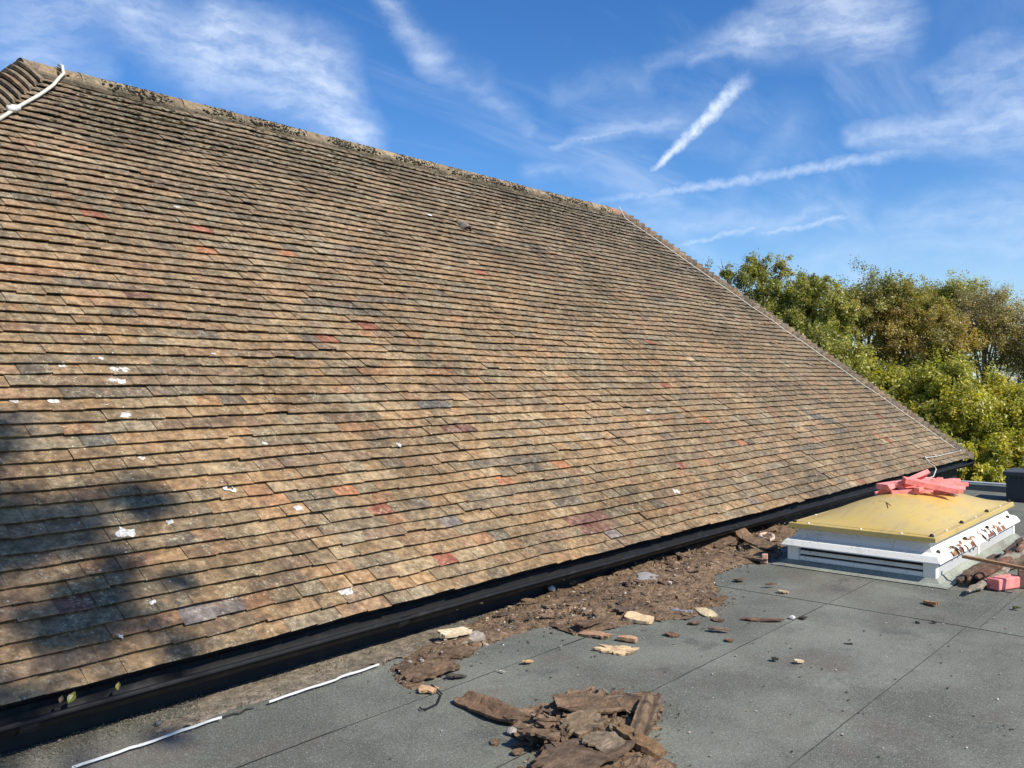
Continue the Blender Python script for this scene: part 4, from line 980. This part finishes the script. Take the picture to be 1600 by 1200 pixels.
o = block('foam_block', 'single pink foam block on the felt in front of the timber pile', 'foam block', (p + q) / 2 - Vector((0, 0, .022)), (d.length, .10, .075), math.atan2(d.y, d.x), (.84, .27, .24))
p = deck(1606, 918); o = block('board_end', 'brown cut board end at the right edge beside the pink block', 'board', p + Vector((0, 0, .004)), (.12, .12, .13), R(15), (.24, .16, .11), 'wood')

# ------------------------------------------------------------------ black ribbed box on the far edge
p = deck(1577, 783); pl = empty('ribbed_box', (p.x + .22, p.y - .22, .004), 'dark grey ribbed planter box with a rim at the far roof edge', 'planter')
b = MB(); b.box((0, 0, .165), (.50, .50, .33), tint=(.055, .058, .062), bev=.006); o = b.build('body', M['black']); o.parent = pl
b = MB(); b.box((0, 0, .335), (.56, .56, .055), tint=(.075, .078, .082), bev=.008); o = b.build('rim', M['black']); o.parent = pl
me = None
for sgx, ax_ in ((-1, 'x'), (-1, 'y')):
    for i in range(9):
        f = -.22 + i * .055; c_ = (-.256, f, .28) if ax_ == 'x' else (f, -.256, .28)
        b = MB(); b.box((0, 0, 0), (.014, .024, .05) if ax_ == 'x' else (.024, .014, .05), tint=(.07, .073, .077), bev=.003); o = b.build('rib', M['black']); o.parent = pl; o.location = c_

# ------------------------------------------------------------------ trees
def leaves(center_pts, size, tints, seedn, name, parent, outw=None):
    N = len(center_pts); r = np.random.default_rng(seedn)
    C = np.array(center_pts); nrm = r.normal(size=(N, 3)); nrm = nrm * .75 + (outw if outw is not None else 0); nrm[:, 2] += .55; nrm /= np.linalg.norm(nrm, axis=1, keepdims=True)
    t = np.cross(nrm, r.normal(size=(N, 3))); t /= np.linalg.norm(t, axis=1, keepdims=True); bt = np.cross(nrm, t)
    s = (size * r.uniform(.55, 1.35, (N, 1))); w = s * r.uniform(.38, .6, (N, 1))
    v = np.stack([C - t * s * .5, C + bt * w * .5 - nrm * s * .08, C + t * s * .5 - nrm * s * .1, C - bt * w * .5 - nrm * s * .08], 1)
    ft = np.arange(N * 4).reshape(N, 4)
    return big_mesh(name, v.reshape(-1, 3), ft, np.repeat(tints, 4, 0), M['leaf'], parent)
def tree(name, label, x, y, ztop, rx, rz, zc, palette, n, leaf, seed, group='trees beyond the roofs', bare=0.0, blobs=16, zg=-3.2, twig=(.24, .20, .15), trunk_xy=None, spread=.36, tall=()):
    r = np.random.default_rng(seed); random.seed(seed)
    tx, ty = trunk_xy or (x, y)
    root = empty(name, (tx, ty, zg), label, 'tree', group)
    loc = Vector((tx, ty, zg))
    # clump centres on and in an ellipsoid
    cl = []
    for i in range(blobs):
        u = r.normal(size=3); u /= np.linalg.norm(u); f = r.uniform(.35, .98) ** .7
        if u[2] < -.5: u[2] *= -.6
        cl.append(np.array([u[0] * rx * f, u[1] * rx * f, u[2] * rz * f]) + np.array([x, y, zc]))
    for t in tall: cl.append(np.array([x + t[0], y + t[1], zc + t[2]]))
    cl = np.array(cl); br = r.uniform(.55, 1.2, len(cl)) * rx * spread
    for i, t in enumerate(tall): br[len(cl) - len(tall) + i] = t[3]
    bs = MB(); tb = MB()
    top = Vector((x, y, zc + rz * .2)) - loc
    tr = [Vector((0, 0, 0)), top * .3 + Vector((.1, .05, 0)), top * .6 + Vector((-.1, .1, 0)), top]
    tb.tube(tr, lambda f: .16 * (1 - .7 * f) * max(.6, rx / 2.5), 8, (.10, .085, .065), wob=.15)
    for i, c in enumerate(cl):
        c = Vector(c) - loc; s = tr[1].lerp(top, random.uniform(.1, .95)); m = s.lerp(c, .55) + Vector((random.uniform(-.2, .2), random.uniform(-.2, .2), random.uniform(0, .3)))
        tb.tube([s, m, c], lambda f: .045 * (1 - .75 * f), 5, twig, cap=False, wob=.1)
        for q in range(7 if not bare else 22):
            nv = Vector(r.normal(size=3)); nv = nv.normalized() * min(nv.length, 1.15); e_ = c + nv * br[i] * .85 + Vector((0, 0, .15)); tb.tube([m.lerp(c, random.uniform(.4, 1)), c.lerp(e_, .5) + Vector(r.normal(size=3)) * .06, e_], lambda f: .012 * (1 - .7 * f), 4, twig, cap=False)
    tb.build('trunk', M['bark'], root, smooth=True)
    per = r.multinomial(n, br ** 2 / (br ** 2).sum()); pts = []; tn = []
    pal = np.array(palette)
    for i, c in enumerate(cl):
        m = per[i]; k = max(3, m // 75); sub = c + r.normal(size=(k, 3)) * br[i] * np.array([.62, .62, .50])    # sprays within the clump
        which = r.integers(0, k, m); q = sub[which] + r.normal(size=(m, 3)) * br[i] * .17
        base = pal[r.integers(0, len(pal))]; cc = .55 * base + .45 * pal[r.integers(0, len(pal), m)]
        sv = (r.uniform(.62, 1.35, k))[which][:, None]
        pts.append(q); tn.append(cc * sv * r.uniform(.75, 1.25, (m, 1)) * np.array([1.18, 1.12, .95]))
    allp = np.concatenate(pts); cen = np.repeat(cl, per, 0); ow = allp - cen; ow = ow / (np.linalg.norm(ow, axis=1, keepdims=True) + 1e-6) * .5 + (allp - np.array([x, y, zc])) / max(rx, rz) * .5
    pts = np.concatenate(pts) - np.array(loc); tn = np.concatenate(tn)
    leaves(pts, leaf, np.clip(tn, 0, 1), seed, 'crown', root, ow)
    return root
def at_depth(px, z_depth):
    return RT * ((px - 800) / F * z_depth) + FW * z_depth
def ztop(py, dep): return H + (590 - py) / F * dep
GR = [(.26, .275, .062), (.30, .305, .07), (.19, .22, .05), (.33, .32, .08), (.36, .32, .085)]
YG = [(.36, .37, .045), (.43, .41, .05), (.28, .32, .045), (.48, .42, .06), (.22, .26, .04)]
OL = [(0.293, 0.281, 0.085), (0.329, 0.293, 0.091), (0.207, 0.22, 0.061), (0.342, 0.256, 0.091), (0.171, 0.195, 0.055)]
BR_ = [(.33, .27, .13), (.29, .25, .12), (.35, .28, .13), (.27, .26, .12), (.32, .29, .12)]
OB = [(.32, .28, .08), (.30, .27, .08), (.27, .28, .08), (.37, .26, .08)]
T = [ # px, depth, top py, bottom centre py, half width px, palette, leaf count, label
    (1185, 24, 392, 500, 62, GR, 17000, 'airy green tree with wispy tips rising just behind the hip', .085, 0, 16),
    (1268, 23, 400, 500, 62, [*GR, OL[1]], 17000, 'olive green tree between the wispy one and the round topped one', .085, 0, 15),
    (1345, 27, 382, 480, 72, OL, 19000, 'tallest round topped olive tree in the row', .085, 0, 16),
    (1420, 26, 425, 520, 68, OB, 16000, 'tree turning orange brown right of the round topped one', .09, 0, 15),
    (1462, 32, 412, 500, 60, GR, 13000, 'dark green tree top peeping over the orange brown tree', .10, 0, 12),
    (1540, 27, 420, 510, 80, BR_, 11000, 'thin brown autumn tree with bare twigs against the sky', .075, 1, 16),
    (1640, 26, 420, 520, 80, BR_, 10000, 'bare twiggy brown tree cut by the right edge', .075, 1, 14),
    (1270, 20, 500, 585, 75, GR, 17000, 'leafy green tree close behind the tiled hip', .085, 0, 15),
    (1380, 20, 525, 610, 78, [*GR, *YG[:3]], 17000, 'green yellow tree in the middle behind the hip', .085, 0, 15),
    (1350, 17.5, 590, 680, 70, [*YG, GR[1]], 15000, 'bright yellow green bush low behind the hip', .075, 0, 14),
    (1465, 18.5, 555, 650, 85, [*YG, GR[1]], 20000, 'yellowing tree above the lower corner of the roof', .075, 0, 16),
    (1475, 16.8, 655, 735, 75, YG, 15000, 'yellow green bush seen past the roof corner', .07, 0, 13),
    (1580, 18, 575, 670, 90, [*YG, OL[0]], 20000, 'tall yellow green bush behind the ribbed box', .075, 0, 16),
    (1580, 16.5, 680, 745, 80, YG, 14000, 'low yellow bush just over the far roof edge', .07, 0, 12),
    (1690, 18, 560, 660, 90, YG, 9000, 'yellow green bush beyond the right edge', .075, 0, 12),
]
for i, (px, dep, pt, pc, hw, pal, n, lab, lf, bare, bl) in enumerate(T):
    c = at_depth(px, dep); rx = hw / F * dep; zt = ztop(pt, dep); zc = ztop(pc, dep); rz = (zt - zc) * .88; zc -= rz * .35; rz *= 1.2; n = int(n * 3.6); lf *= (.98 if pal is YG or YG[0] in pal else .80); bl = int(bl * 1.7)
    tall = ()
    if i == 0: tall = [(RT.x * -.85 * rx, RT.y * -.85 * rx, rz * .95, .22), (RT.x * -.83 * rx, RT.y * -.83 * rx, rz * .7, .2), (0, 0, rz * 1.0, .35), (RT.x * .6 * rx, RT.y * .6 * rx, rz * 1.0, .3), (RT.x * -.4 * rx, RT.y * -.4 * rx, rz * .8, .4)]
    tree('leafy_tree' if not bare else 'autumn_tree', lab, c.x, c.y, zt, rx, rz, zc, pal, n, lf, 100 + i, bare=bare, blobs=bl, tall=tall)
# the tree on the sunny side whose branch shades the lower left of the roof
hx = Vector((SUN.x, SUN.y, 0)).normalized(); hq = Vector((-hx.y, hx.x, 0))
Q = roof_at(58, 965); tgt = rp(Q[0], Q[1], .03)
cpos = tgt + SUN * 13.0 - hq * .75
tree('shade_tree', 'tall tree out of view whose branch shades the near end of the tiled roof', cpos.x, cpos.y, 0, 1.25, .85, cpos.z + .05, GR, 20000, .09, 555, trunk_xy=(cpos.x - hq.x * 5 + hx.x * 2, cpos.y - hq.y * 5 + hx.y * 2), blobs=30, spread=.29, tall=((hq.x * 1.25, hq.y * 1.25, .75, .26), (hq.x * .9, hq.y * .9, .6, .3), (hq.x * 1.2, hq.y * 1.2, .1, .25)))
print('objects', len(bpy.data.objects), 'tris', sum(len(o.data.loop_triangles) or sum(len(p.vertices) - 2 for p in o.data.polygons) for o in bpy.data.objects if o.type == 'MESH' and len(o.data.polygons) < 5000))
